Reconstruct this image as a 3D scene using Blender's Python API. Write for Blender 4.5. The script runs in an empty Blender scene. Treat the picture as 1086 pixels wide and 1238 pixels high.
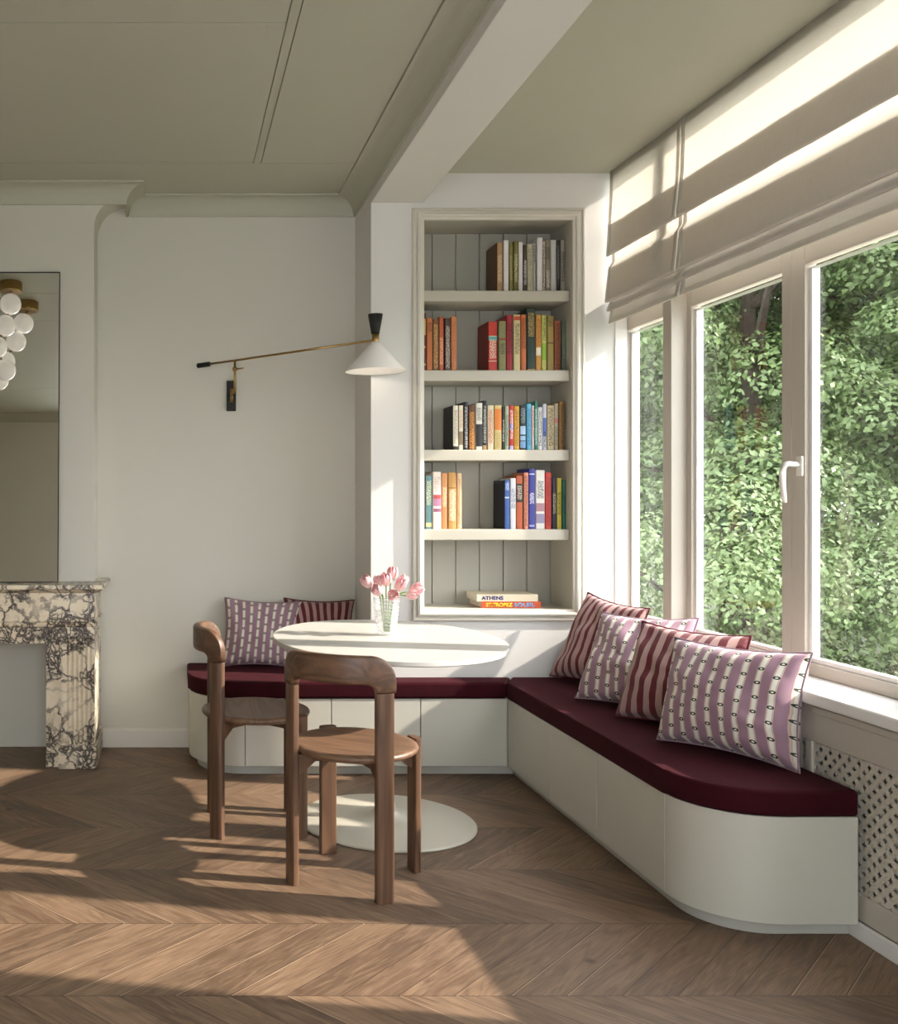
import bpy, bmesh, math, random
from mathutils import Vector, Matrix, noise
PI = math.pi
random.seed(7)
S = bpy.context.scene
COL = S.collection

# ------------------------------------------------------------------ helpers
def link(name, me, m=None, parent=None, mods=None, smooth=False):
    o = bpy.data.objects.new(name, me)
    COL.objects.link(o)
    if m is not None:
        me.materials.append(m)
    if smooth:
        for p in me.polygons:
            p.use_smooth = True
    if parent is not None:
        o.parent = parent
    return o

def obj(name, bm, m=None, parent=None, smooth=False, bevel=0, seg=2, angle=35):
    me = bpy.data.meshes.new(name)
    bmesh.ops.recalc_face_normals(bm, faces=bm.faces)
    bm.to_mesh(me); bm.free()
    o = link(name, me, m, parent, smooth=smooth)
    if bevel > 0:
        b = o.modifiers.new('bevel', 'BEVEL')
        b.width = bevel; b.segments = seg; b.limit_method = 'ANGLE'; b.angle_limit = math.radians(angle)
        b.harden_normals = False
        if not smooth:
            for p in me.polygons: p.use_smooth = True
            w = o.modifiers.new('wn', 'WEIGHTED_NORMAL'); w.keep_sharp = True
    return o

def bx(bm, x0, x1, y0, y1, z0, z1):
    vs = [bm.verts.new((x, y, z)) for z in (z0, z1) for y in (y0, y1) for x in (x0, x1)]
    for f in ((0, 2, 3, 1), (4, 5, 7, 6), (0, 1, 5, 4), (2, 6, 7, 3), (0, 4, 6, 2), (1, 3, 7, 5)):
        bm.faces.new([vs[i] for i in f])
    return bm

def box(name, x0, x1, y0, y1, z0, z1, m, parent=None, bevel=0, seg=2):
    return obj(name, bx(bmesh.new(), x0, x1, y0, y1, z0, z1), m, parent, bevel=bevel, seg=seg)

def loft(bm, rings, caps=True, closed=True):
    V = [[bm.verts.new(p) for p in r] for r in rings]
    n = len(V[0])
    for a, b in zip(V[:-1], V[1:]):
        for i in range(n if closed else n - 1):
            j = (i + 1) % n
            bm.faces.new((a[i], a[j], b[j], b[i]))
    if caps:
        bm.faces.new(V[0][::-1]); bm.faces.new(V[-1])
    return bm

def tube(bm, pts, r, n=12, caps=True):
    pts = [Vector(p) for p in pts]
    if not hasattr(r, '__len__'): r = [r] * len(pts)
    rings = []
    for i, p in enumerate(pts):
        t = (pts[min(i + 1, len(pts) - 1)] - pts[max(i - 1, 0)]).normalized()
        up = Vector((0, 0, 1)) if abs(t.z) < .95 else Vector((0, 1, 0))
        a = t.cross(up).normalized(); b = t.cross(a).normalized()
        rings.append([p + r[i] * (a * math.cos(2 * PI * k / n) + b * math.sin(2 * PI * k / n)) for k in range(n)])
    return loft(bm, rings, caps)

def lathe(bm, prof, n=48, c=(0, 0, 0), cap=True, sx=1, sy=1):
    rings = [[(c[0] + sx * r * math.cos(2 * PI * k / n), c[1] + sy * r * math.sin(2 * PI * k / n), c[2] + z) for k in range(n)] for r, z in prof]
    return loft(bm, rings, cap)

def prism(bm, poly, z0, z1):
    return loft(bm, [[(x, y, z0) for x, y in poly], [(x, y, z1) for x, y in poly]])

def sweep_y(bm, prof, y0, y1):   # profile of (x,z) swept along y
    return loft(bm, [[(x, y0, z) for x, z in prof], [(x, y1, z) for x, z in prof]])
def sweep_x(bm, prof, x0, x1):   # profile of (y,z) swept along x
    return loft(bm, [[(x0, y, z) for y, z in prof], [(x1, y, z) for y, z in prof]])

def empty(name, loc=(0, 0, 0), rz=0):
    o = bpy.data.objects.new(name, None)
    COL.objects.link(o); o.location = loc; o.rotation_euler = (0, 0, rz); o.empty_display_size = .1
    return o
def tag(o, label=None, cat=None, group=None, kind=None):
    if label: o['label'] = label
    if cat: o['category'] = cat
    if group: o['group'] = group
    if kind: o['kind'] = kind
    return o
def thing(name, label, cat, loc=(0, 0, 0), rz=0, group=None):
    return tag(empty(name, loc, rz), label, cat, group)
def struct(o, label=None):
    o['kind'] = 'structure'
    if label: o['label'] = label
    return o
def copy_tree(o, parent=None):
    c = o.copy(); COL.objects.link(c)
    if parent is not None:
        c.parent = parent
    for ch in list(o.children):
        copy_tree(ch, c)
    return c

# ------------------------------------------------------------------ material helpers
def srgb(r, g, b):
    f = lambda c: (c / 255 / 12.92) if c / 255 <= .04045 else ((c / 255 + .055) / 1.055) ** 2.4
    return (f(r), f(g), f(b), 1)
class N:
    def __init__(s, name):
        s.m = bpy.data.materials.new(name); s.m.use_nodes = True
        s.t = s.m.node_tree; s.t.nodes.clear()
        s.out = s.t.nodes.new('ShaderNodeOutputMaterial')
    def n(s, typ, **kw):
        nd = s.t.nodes.new('ShaderNode' + typ)
        for k, v in kw.items(): setattr(nd, k, v)
        return nd
    def l(s, a, b): s.t.links.new(a, b)
    def set(s, sock, v):
        if hasattr(v, 'links') or isinstance(v, bpy.types.NodeSocket): s.l(v, sock)
        elif v is not None: sock.default_value = v
    def math(s, op, a, b=None, c=None, clamp=False):
        nd = s.n('Math', operation=op, use_clamp=clamp)
        s.set(nd.inputs[0], a)
        if b is not None: s.set(nd.inputs[1], b)
        if c is not None: s.set(nd.inputs[2], c)
        return nd.outputs[0]
    def coord(s, kind='Object'): return s.n('TexCoord').outputs[kind]
    def sep(s, v):
        nd = s.n('SeparateXYZ'); s.l(v, nd.inputs[0]); return nd.outputs
    def comb(s, x=0, y=0, z=0):
        nd = s.n('CombineXYZ')
        for i, v in enumerate((x, y, z)): s.set(nd.inputs[i], v)
        return nd.outputs[0]
    def mapping(s, v, scale=(1, 1, 1), loc=(0, 0, 0), rot=(0, 0, 0)):
        nd = s.n('Mapping'); s.l(v, nd.inputs[0])
        nd.inputs['Scale'].default_value = scale; nd.inputs['Location'].default_value = loc; nd.inputs['Rotation'].default_value = rot
        return nd.outputs[0]
    def noise(s, v, scale=5, detail=3, rough=.5, dist=0, out='Fac'):
        nd = s.n('TexNoise'); s.l(v, nd.inputs['Vector'])
        nd.inputs['Scale'].default_value = scale; nd.inputs['Detail'].default_value = detail
        nd.inputs['Roughness'].default_value = rough; nd.inputs['Distortion'].default_value = dist
        return nd.outputs[out]
    def ramp(s, fac, stops, interp='LINEAR'):
        nd = s.n('ValToRGB'); s.l(fac, nd.inputs[0]); cr = nd.color_ramp; cr.interpolation = interp
        while len(cr.elements) < len(stops): cr.elements.new(.5)
        for e, (p, c) in zip(cr.elements, stops):
            e.position = p; e.color = c if len(c) == 4 else (*c, 1)
        return nd.outputs[0]
    def mix(s, fac, a, b, blend='MIX'):
        nd = s.n('Mix', data_type='RGBA', blend_type=blend)
        s.set(nd.inputs[0], fac); s.set(nd.inputs[6], a); s.set(nd.inputs[7], b)
        return nd.outputs[2]
    def bsdf(s, col, rough=.5, metal=0, bump=None, bstr=.3, bdist=.01, **kw):
        b = s.n('BsdfPrincipled')
        s.set(b.inputs['Base Color'], col); s.set(b.inputs['Roughness'], rough); s.set(b.inputs['Metallic'], metal)
        for k, v in kw.items(): s.set(b.inputs[k.replace('_', ' ')], v)
        if bump is not None:
            bn = s.n('Bump'); bn.inputs['Strength'].default_value = bstr; bn.inputs['Distance'].default_value = bdist
            s.l(bump, bn.inputs['Height']); s.l(bn.outputs[0], b.inputs['Normal'])
        s.l(b.outputs[0], s.out.inputs[0]); return b

def paint(name, col, rough=.55, var=.03, scale=3, bstr=.05):
    n = N(name); v = n.coord()
    nz = n.noise(v, scale, 4)
    c2 = tuple(max(0, x * (1 - var * 2)) for x in col[:3]) + (1,)
    c = n.mix(nz, c2, col)
    n.bsdf(c, rough, bump=n.noise(v, 180, 2), bstr=bstr, bdist=.002)
    return n.m

M = {}
M['wall'] = paint('warm_wall_paint', srgb(204, 201, 188), .7)
M['white_wall'] = paint('white_wall_paint', srgb(216, 214, 209), .65)
M['sage'] = paint('sage_ceiling_paint', srgb(182, 182, 164), .75)
M['joinery'] = paint('joinery_paint', srgb(208, 203, 190), .45, .01)
M['backboard'] = paint('backboard_paint', srgb(164, 162, 149), .55, .02)
M['carcass'] = paint('joinery_paint_shaded', srgb(186, 181, 167), .5, .01)  # joinery paint darkened, the niche's shade put into the colour
M['bench'] = paint('bench_paint', srgb(192, 190, 177), .42, .01)
M['bench_shaded'] = paint('bench_paint_shaded', srgb(178, 177, 166), .5, .01)  # bench paint darkened: shade of the recessed plinth put into the colour
M['winframe'] = paint('window_frame_paint', srgb(188, 180, 167), .4, .01)
M['sill'] = paint('sill_paint', srgb(228, 226, 222), .35, .01)
M['black'] = paint('black_metal', (.008, .008, .008, 1), .7, .01)
M['enamel'] = paint('white_enamel', srgb(232, 228, 222), .3, .01)
M['cream_metal'] = paint('cream_powder_metal', srgb(188, 183, 167), .36, .01)

def brass():
    n = N('aged_brass'); nz = n.noise(n.coord(), 40, 3)
    n.bsdf(n.mix(nz, (.34, .21, .08, 1), (.46, .31, .13, 1)), .28, 1.0); return n.m
M['brass'] = brass()
def handle_m():
    n = N('satin_white_handle'); nz = n.noise(n.coord(), 30, 2)
    n.bsdf(n.mix(nz, srgb(215, 210, 200), srgb(228, 224, 216)), .25); return n.m
M['handle'] = handle_m()

def floor_mat():
    n = N('chevron_oak_floor'); v = n.coord(); x, y, z = n.sep(v)
    W = .428; Y0 = 2.513
    yy = n.math('DIVIDE', n.math('SUBTRACT', y, Y0 - 10 * W), W)
    k = n.math('FLOOR', yy); t = n.math('FRACT', yy)
    tri = n.math('PINGPONG', yy, 1.0)
    u = n.math('SUBTRACT', x, n.math('MULTIPLY', tri, 1.0 * W))
    ub = n.math('DIVIDE', u, .1443)
    bid = n.math('FLOOR', ub); fr = n.math('FRACT', ub)
    wn = n.n('TexWhiteNoise', noise_dimensions='2D'); n.l(n.comb(bid, k, 0), wn.inputs['Vector'])
    rnd = wn.outputs['Value']
    # grain along each board
    along = n.math('MULTIPLY', y, 1.5)
    gv = n.comb(n.math('ADD', n.math('MULTIPLY', u, 1.0), n.math('MULTIPLY', rnd, 13)), n.math('ADD', n.math('MULTIPLY', along, .17), n.math('MULTIPLY', k, 3.1)), n.math('MULTIPLY', rnd, 7))
    g1 = n.noise(gv, 26, 4, .55, 1.4)
    rings = n.math('PINGPONG', n.math('MULTIPLY', n.noise(gv, 7.0, 1.5, .4, .5), 26), 1.0)
    rings = n.ramp(rings, [(.0, (1, 1, 1)), (.45, (.25, .25, .25)), (1, (0, 0, 0))])
    fine = n.noise(n.comb(n.math('MULTIPLY', u, 320), n.math('MULTIPLY', y, 14), rnd), 1, 3, .6)
    base = n.ramp(rnd, [(0, srgb(82, 65, 51)), (.3, srgb(105, 84, 66)), (.7, srgb(128, 104, 82)), (1, srgb(92, 74, 58))])
    c = n.mix(n.math('MULTIPLY', rings, .55), base, srgb(84, 62, 46))
    c = n.mix(n.ramp(g1, [(.42, (0, 0, 0)), (.75, (.55, .55, .55))]), c, srgb(156, 130, 104))
    c = n.mix(n.ramp(fine, [(.48, (0, 0, 0)), (.70, (.6, .6, .6))]), c, srgb(80, 58, 42))
    kn = n.n('TexVoronoi'); n.l(n.comb(n.math('MULTIPLY', x, 1.0), y, 0), kn.inputs['Vector']); kn.inputs['Scale'].default_value = 2.3
    c = n.mix(n.ramp(kn.outputs['Distance'], [(.018, (.8, .8, .8)), (.05, (0, 0, 0))]), c, srgb(64, 42, 28))
    e1 = n.math('LESS_THAN', n.math('MINIMUM', fr, n.math('SUBTRACT', 1, fr)), .013)
    e2 = n.math('LESS_THAN', n.math('MINIMUM', t, n.math('SUBTRACT', 1, t)), .0035)
    gap = n.math('MAXIMUM', e1, e2)
    e1b = n.math('LESS_THAN', n.math('ABSOLUTE', n.math('SUBTRACT', fr, .028)), .010)
    c = n.mix(n.math('MULTIPLY', e1b, n.math('MULTIPLY', n.math('GREATER_THAN', rnd, .6), .4)), c, srgb(214, 188, 158))
    c = n.mix(n.math('MULTIPLY', gap, .75), c, srgb(50, 34, 24))
    h = n.math('SUBTRACT', n.math('MULTIPLY', fine, -.3), n.math('MULTIPLY', gap, 1.5))
    n.bsdf(c, n.math('ADD', .42, n.math('MULTIPLY', g1, .18)), bump=h, bstr=.35, bdist=.0015)
    return n.m
M['floor'] = floor_mat()

def walnut(name, grain=(0, 0, 1), dark=srgb(54, 37, 27), light=srgb(122, 90, 66)):
    n = N(name); v = n.coord()
    sc = (1, 1, .07) if grain == (0, 0, 1) else ((.07, 1, 1) if grain == (1, 0, 0) else (1, .07, 1))
    p = n.mapping(v, sc)
    a = n.noise(p, 30, 4, .6, 1.2)
    r = n.math('PINGPONG', n.math('MULTIPLY', n.noise(p, 9, 2, .5, .8), 14), 1.0)
    f = n.noise(n.mapping(v, tuple(s if s < 1 else 12 for s in sc)), 40, 2)
    c = n.mix(n.math('ADD', n.math('MULTIPLY', a, .6), n.math('MULTIPLY', r, .40)), dark, light)
    c = n.mix(n.ramp(f, [(.5, (0, 0, 0)), (.8, (.5, .5, .5))]), c, srgb(48, 28, 19))
    n.bsdf(c, .42, bump=f, bstr=.15, bdist=.001); return n.m
M['walnut'] = walnut('walnut_upright')
M['walnut_seat'] = walnut('walnut_seat', (0, 1, 0), srgb(66, 47, 35), srgb(136, 104, 79))
M['walnut_back'] = walnut('walnut_backrest', (0, 1, 0))

def viola():
    n = N('calacatta_viola_marble'); v = n.coord()
    d = n.noise(v, 4.0, 5, .6, 0, 'Color')
    vm = n.n('VectorMath', operation='MULTIPLY_ADD'); n.l(d, vm.inputs[0]); vm.inputs[1].default_value = (.30, .30, .30); n.l(v, vm.inputs[2])
    p = vm.outputs[0]
    def vor(sc):
        vo = n.n('TexVoronoi', feature='DISTANCE_TO_EDGE'); n.l(p, vo.inputs['Vector']); vo.inputs['Scale'].default_value = sc; return vo.outputs['Distance']
    big = vor(9.5); small = vor(30)
    mask = n.noise(v, 4.2, 2, .5)
    l1 = n.ramp(big, [(.0, (1, 1, 1)), (.035, (.75, .75, .75)), (.09, (0, 0, 0))])
    l2 = n.ramp(small, [(.0, (1, 1, 1)), (.10, (.7, .7, .7)), (.22, (0, 0, 0))])
    m2 = n.ramp(mask, [(.50, (0, 0, 0)), (.56, (1, 1, 1))])
    m1 = n.ramp(mask, [(.36, (.25, .25, .25)), (.50, (1, 1, 1))])
    vein = n.math('MAXIMUM', n.math('MULTIPLY', l1, m1), n.math('MULTIPLY', l2, m2), clamp=True)
    base = n.mix(n.noise(v, 9, 3), srgb(236, 224, 200), srgb(208, 192, 164))
    gold = n.ramp(n.noise(p, 12, 2, .5, 2), [(.495, (0, 0, 0)), (.505, (.5, .5, .5)), (.515, (0, 0, 0))])
    base = n.mix(gold, base, srgb(170, 120, 70))
    c = n.mix(vein, base, srgb(34, 20, 25))
    n.bsdf(c, .28); return n.m
M['viola'] = viola()

def travertine():
    n = N('pale_travertine_top'); v = n.coord()
    a = n.noise(n.mapping(v, (.6, 6, 1)), 8, 5, .6, .4)
    b = n.noise(n.mapping(v, (1, 9, 1)), 30, 3)
    c = n.mix(a, srgb(200, 198, 192), srgb(172, 169, 161))
    c = n.mix(n.ramp(b, [(.62, (0, 0, 0)), (.72, (.5, .5, .5))]), c, srgb(196, 186, 166))
    n.bsdf(c, .4, bump=b, bstr=.08, bdist=.001); return n.m
M['travertine'] = travertine()

def velvet():
    n = N('burgundy_velvet'); v = n.coord()
    a = n.noise(v, 14, 4, .6); w = n.noise(v, 300, 2)
    c = n.mix(a, srgb(42, 8, 15), srgb(58, 15, 23))
    n.bsdf(c, .95, bump=w, bstr=.5, bdist=.002, Specular_IOR_Level=.12, Sheen_Weight=.06, Sheen_Roughness=.4, Sheen_Tint=srgb(190, 110, 120)); return n.m
M['velvet'] = velvet()

def stripe_mat(name, cnt, phase=0, frac=.5):
    n = N(name); uv = n.coord('UV'); u, v, _ = n.sep(uv)
    wob = n.math('MULTIPLY', n.math('SUBTRACT', n.noise(uv, 7, 3), .5), .05)
    f = n.math('FRACT', n.math('ADD', n.math('ADD', n.math('MULTIPLY', u, cnt), phase), wob))
    m = n.math('LESS_THAN', f, frac)
    wv = n.noise(n.mapping(uv, (500, 500, 1)), 1, 2)
    pink = n.mix(wv, srgb(150, 118, 113), srgb(180, 148, 142)); red = n.mix(wv, srgb(76, 14, 24), srgb(108, 26, 38))
    n.bsdf(n.mix(m, pink, red), .85, bump=n.noise(n.mapping(uv, (260, 260, 1)), 1, 3), bstr=.4, bdist=.002, Sheen_Weight=.15); return n.m

def eye_mat(name, cnt, rows, phase=0):
    n = N(name); uv = n.coord('UV'); u, v, _ = n.sep(uv)
    wob = n.math('MULTIPLY', n.math('SUBTRACT', n.noise(uv, 7, 2), .5), .08)
    cu = n.math('ADD', n.math('ADD', n.math('MULTIPLY', u, cnt), phase), wob)
    col_i = n.math('FLOOR', cu); f = n.math('SUBTRACT', n.math('FRACT', cu), .5)
    af = n.math('ABSOLUTE', f)
    vv = n.math('ADD', n.math('MULTIPLY', v, rows), n.math('MULTIPLY', n.math('MODULO', col_i, 2), .5))
    g = n.math('SUBTRACT', n.math('FRACT', vv), .5)
    wv = n.noise(n.mapping(uv, (500, 500, 1)), 1, 2)
    mauve = n.mix(wv, srgb(128, 96, 110), srgb(162, 130, 144))
    beige = srgb(196, 172, 158)
    c = n.mix(n.math('LESS_THAN', af, .21), mauve, beige)
    cream = n.mix(wv, srgb(206, 204, 190), srgb(236, 234, 222))
    c = n.mix(n.math('LESS_THAN', af, .12), c, cream)
    # lens shaped eyes
    dx = n.math('DIVIDE', f, .20); dy = n.math('DIVIDE', g, .12)
    r = n.math('SQRT', n.math('ADD', n.math('MULTIPLY', dx, dx), n.math('MULTIPLY', dy, dy)))
    c = n.mix(n.math('LESS_THAN', r, 1.0), c, srgb(34, 44, 22))
    c = n.mix(n.math('LESS_THAN', r, .42), c, srgb(226, 228, 214))
    n.bsdf(c, .85, bump=n.noise(n.mapping(uv, (260, 260, 1)), 1, 3), bstr=.4, bdist=.002, Sheen_Weight=.15); return n.m

def linen():
    n = N('linen_blind'); v = n.coord()
    a = n.noise(n.mapping(v, (1, 260, 12)), 1, 3, .6); b = n.noise(n.mapping(v, (1, 12, 260)), 1, 3, .6)
    w = n.math('MULTIPLY', n.math('ADD', a, b), .5)
    c = n.mix(w, srgb(220, 214, 204), srgb(248, 245, 240))
    d = n.n('BsdfDiffuse'); n.l(c, d.inputs[0]); t = n.n('BsdfTranslucent'); n.l(c, t.inputs[0])
    bn = n.n('Bump'); bn.inputs['Strength'].default_value = .3; bn.inputs['Distance'].default_value = .002; n.l(w, bn.inputs['Height'])
    n.l(bn.outputs[0], d.inputs['Normal'])
    mx = n.n('MixShader'); mx.inputs[0].default_value = .48; n.l(d.outputs[0], mx.inputs[1]); n.l(t.outputs[0], mx.inputs[2])
    n.l(mx.outputs[0], n.out.inputs[0]); return n.m
M['linen'] = linen()

def pane(name='window_glass', k=.028, tint=(1, 1, 1, 1)):
    n = N(name)
    lw = n.n('LayerWeight'); lw.inputs[0].default_value = .5
    f = n.math('POWER', lw.outputs['Facing'], 4.5)
    fac = n.math('ADD', k, n.math('MULTIPLY', f, .6), clamp=True)
    t = n.n('BsdfTransparent'); t.inputs[0].default_value = tint
    g = n.n('BsdfGlossy'); g.inputs['Roughness'].default_value = .0
    mx = n.n('MixShader'); n.l(fac, mx.inputs[0]); n.l(t.outputs[0], mx.inputs[1]); n.l(g.outputs[0], mx.inputs[2])
    n.l(mx.outputs[0], n.out.inputs[0]); return n.m
M['glass'] = pane()
def vaseglass():
    n = N('ribbed_vase_glass'); v = n.coord(); x, y, z = n.sep(v)
    lw = n.n('LayerWeight'); lw.inputs[0].default_value = .5
    rib = n.math('PINGPONG', n.math('DIVIDE', n.math('ADD', z, .001), .0071), 1.0)
    rib = n.ramp(rib, [(.0, (.55, .55, .55)), (.35, (.1, .1, .1)), (1, (.02, .02, .02))])
    t = n.n('BsdfTransparent'); g = n.n('BsdfGlossy'); g.inputs['Roughness'].default_value = .05
    d = n.n('BsdfTranslucent'); d.inputs[0].default_value = (.92, .93, .92, 1)
    d2 = n.n('BsdfDiffuse'); d2.inputs[0].default_value = (.92, .93, .92, 1)
    md = n.n('MixShader'); md.inputs[0].default_value = .5; n.l(d.outputs[0], md.inputs[1]); n.l(d2.outputs[0], md.inputs[2])
    m1 = n.n('MixShader'); n.l(n.math('ADD', .06, n.math('MULTIPLY', n.math('POWER', lw.outputs['Facing'], 3.0), .6), clamp=True), m1.inputs[0]); n.l(t.outputs[0], m1.inputs[1]); n.l(g.outputs[0], m1.inputs[2])
    m2 = n.n('MixShader'); n.l(n.math('ADD', n.math('MULTIPLY', rib, .8), n.math('MULTIPLY', n.math('POWER', lw.outputs['Facing'], 2.5), .35), clamp=True), m2.inputs[0]); n.l(m1.outputs[0], m2.inputs[1]); n.l(md.outputs[0], m2.inputs[2])
    n.l(m2.outputs[0], n.out.inputs[0]); return n.m
M['vase'] = vaseglass()
def mirror_m():
    n = N('mirror_silver'); nz = n.noise(n.coord(), 2, 1)
    n.bsdf(n.mix(nz, (.80, .80, .78, 1), (.82, .82, .80, 1)), .0, 1.0); return n.m
M['mirror'] = mirror_m()
def globe_m():
    n = N('opal_globe_glass')
    n.bsdf(n.mix(n.noise(n.coord(), 3, 1), srgb(236, 232, 226), srgb(244, 241, 236)), .22, Emission_Color=(1, .93, .84, 1), Emission_Strength=.22, Coat_Weight=.3); return n.m
M['globe'] = globe_m()
def bulb_m():
    n = N('lit_bulb'); e = n.n('Emission'); e.inputs[0].default_value = (1, .9, .78, 1); e.inputs[1].default_value = 14
    n.l(e.outputs[0], n.out.inputs[0]); return n.m
M['bulb'] = bulb_m()
def leaf_m(name, a, b, c):
    n = N(name); v = n.coord()
    col = n.mix(n.noise(v, 9, 3), a, b)
    col = n.mix(n.ramp(n.noise(v, 2.0, 2), [(.45, (0, 0, 0)), (.65, (1, 1, 1))]), col, c)
    d = n.n('BsdfPrincipled'); n.l(col, d.inputs['Base Color']); d.inputs['Roughness'].default_value = .5
    t = n.n('BsdfTranslucent'); n.l(col, t.inputs[0])
    mx = n.n('MixShader'); mx.inputs[0].default_value = .3; n.l(d.outputs[0], mx.inputs[1]); n.l(t.outputs[0], mx.inputs[2])
    n.l(mx.outputs[0], n.out.inputs[0]); return n.m
M['leaf'] = leaf_m('green_leaves', (.05, .09, .025, 1), (.17, .24, .09, 1), (.10, .15, .05, 1))
M['leaf2'] = leaf_m('light_green_leaves', (.075, .125, .04, 1), (.24, .31, .14, 1), (.13, .19, .07, 1))
def bark():
    n = N('tree_bark'); v = n.coord(); a = n.noise(n.mapping(v, (1, 1, .25)), 14, 4)
    n.bsdf(n.mix(a, (.025, .018, .012, 1), (.09, .07, .05, 1)), .9, bump=a, bstr=.8, bdist=.03); return n.m
M['bark'] = bark()
def grass():
    n = N('lawn_grass'); v = n.coord(); n.bsdf(n.mix(n.noise(v, 6, 5, .7), (.03, .05, .015, 1), (.08, .11, .035, 1)), .9); return n.m
M['grass'] = grass()
def petal():
    n = N('pink_tulip_petals'); v = n.coord(); x, y, z = n.sep(v)
    s = n.noise(n.mapping(v, (120, 120, 14)), 1, 3)
    zz = n.math('MULTIPLY', z, 22, clamp=True)
    c = n.mix(zz, srgb(230, 194, 188), srgb(180, 80, 96)); c = n.mix(n.ramp(s, [(.35, (0, 0, 0)), (.65, (.75, .75, .75))]), c, srgb(232, 198, 196))
    n.bsdf(c, .45, Subsurface_Weight=.0); return n.m
M['petal'] = petal()
def stemm():
    n = N('green_stem'); n.bsdf(n.mix(n.noise(n.coord(), 60, 2), (.10, .22, .035, 1), (.2, .34, .07, 1)), .5); return n.m
M['stem'] = stemm()
def pages_m():
    n = N('paper_pages'); v = n.coord(); n.bsdf(n.mix(n.noise(n.mapping(v, (400, 400, 400)), 1, 1), srgb(214, 204, 186), srgb(236, 230, 216)), .8); return n.m
M['pages'] = pages_m()
def radiator_glint_m():
    n = N('radiator_metal_glints'); n.bsdf(n.mix(n.noise(n.coord(), 60, 3), (.02, .025, .03, 1), (.85, .92, 1, 1)), .4, .2); return n.m  # mottled from dark to bluish white, painting highlights behind the grille holes
M['radiator'] = radiator_glint_m()
def grille_m():
    n = N('pierced_grille_sheet'); v = n.coord(); x, y, z = n.sep(v)
    c = .040
    yy = n.math('DIVIDE', y, c); zz = n.math('DIVIDE', z, c)
    a0 = n.math('MULTIPLY', n.math('ADD', yy, zz), .7071); b0 = n.math('MULTIPLY', n.math('SUBTRACT', yy, zz), .7071)
    a = n.math('SUBTRACT', n.math('FRACT', n.math('MULTIPLY', a0, 1.35)), .5)
    b = n.math('SUBTRACT', n.math('FRACT', n.math('MULTIPLY', b0, 1.35)), .5)
    # four petals of a pierced flower, in the cell's own axes
    p = n.math('ABSOLUTE', n.math('MULTIPLY', n.math('ADD', a, b), .7071)); q = n.math('ABSOLUTE', n.math('MULTIPLY', n.math('SUBTRACT', a, b), .7071))
    mx_ = n.math('MAXIMUM', p, q); mn = n.math('MINIMUM', p, q)
    h = n.math('MULTIPLY', n.math('LESS_THAN', mx_, .30), n.math('LESS_THAN', mn, .105))
    pb = n.n('BsdfPrincipled'); pb.inputs['Base Color'].default_value = srgb(196, 188, 172); pb.inputs['Roughness'].default_value = .4
    nz = n.noise(v, 50, 2); n.l(n.mix(nz, srgb(188, 180, 165), srgb(204, 197, 182)), pb.inputs['Base Color'])
    tr = n.n('BsdfTransparent'); ms = n.n('MixShader'); n.l(h, ms.inputs[0]); n.l(pb.outputs[0], ms.inputs[1]); n.l(tr.outputs[0], ms.inputs[2])
    n.l(ms.outputs[0], n.out.inputs[0]); return n.m
M['grille'] = grille_m()

# ------------------------------------------------------------------ dimensions (metres; camera at x=0,y=0)
YB = 5.04      # back wall
YA = 4.636     # bookcase wall
XP = .9376     # pillar / beam left
XPR = 1.1835   # beam right
CZ = 2.83      # ceiling
CB = 2.7345    # cove bottom
YR = -1.06     # wall behind the camera
XL = -3.4
XW = 2.19      # window glass plane

# ------------------------------------------------------------------ room shell
struct(box('floor', XL - .1, 2.4, YR - .1, YB + .1, -.06, 0, M['floor']))
struct(box('ceiling', XL - .1, 2.22, YR - .1, YB + .1, CZ + .006, CZ + .12, M['sage']))
# thin ceiling boards with narrow joints between them
bm = bmesh.new(); g = .0022; T0, T1 = CZ - .004, CZ + .008
xo, yo, xi, yi = .4016, 4.50, .367, 4.478
bx(bm, XL, xi - g, 3.17 + g, yi - g, T0, T1)
bx(bm, XL, xi - g, 2.53 + g, 3.17 - g, T0, T1)
bx(bm, XL, xi - g, .26 + g, 2.53 - g, T0, T1)
bx(bm, xi + g, xo - g, .26, yo - g, T0, T1)
bx(bm, XL, xi - g, yi + g, yo - g, T0, T1)
bx(bm, xo + g, XP - .1 - g, YR, yo - g, T0, T1)
bx(bm, XL, XP - .1 - g, yo + g, YB, T0, T1)
bx(bm, XL, xo - g, YR, .26 - g, T0, T1)
bx(bm, XPR, 2.2, YR, YA, T0, T1)
struct(obj('trim_1', bm, M['sage']), 'flat boards of the sage green ceiling')
struct(box('wall_back', XL - .1, XP + .05, YB, YB + .12, 0, CZ, M['wall']))
def pierced(name, axis, w0, w1, a0, a1, o0, o1, z0, z1):
    bm = bmesh.new()
    def q(p, r, c, d):
        if axis == 'y': bx(bm, w0, w1, p, r, c, d)
        else: bx(bm, p, r, w0, w1, c, d)
    q(a0, o0, 0, CZ); q(o1, a1, 0, CZ); q(o0, o1, 0, z0); q(o0, o1, z1, CZ)
    return struct(obj(name, bm, M['wall']))
struct(box('wall_left', XL - .12, XL, YR - .1, YB + .1, 0, CZ, M['wall']))
pierced('wall_behind', 'x', YR - .12, YR, XL - .1, 2.2, -1.0, 1.1, .25, 2.55)  # opening added in this unseen wall to let in fill light
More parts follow.
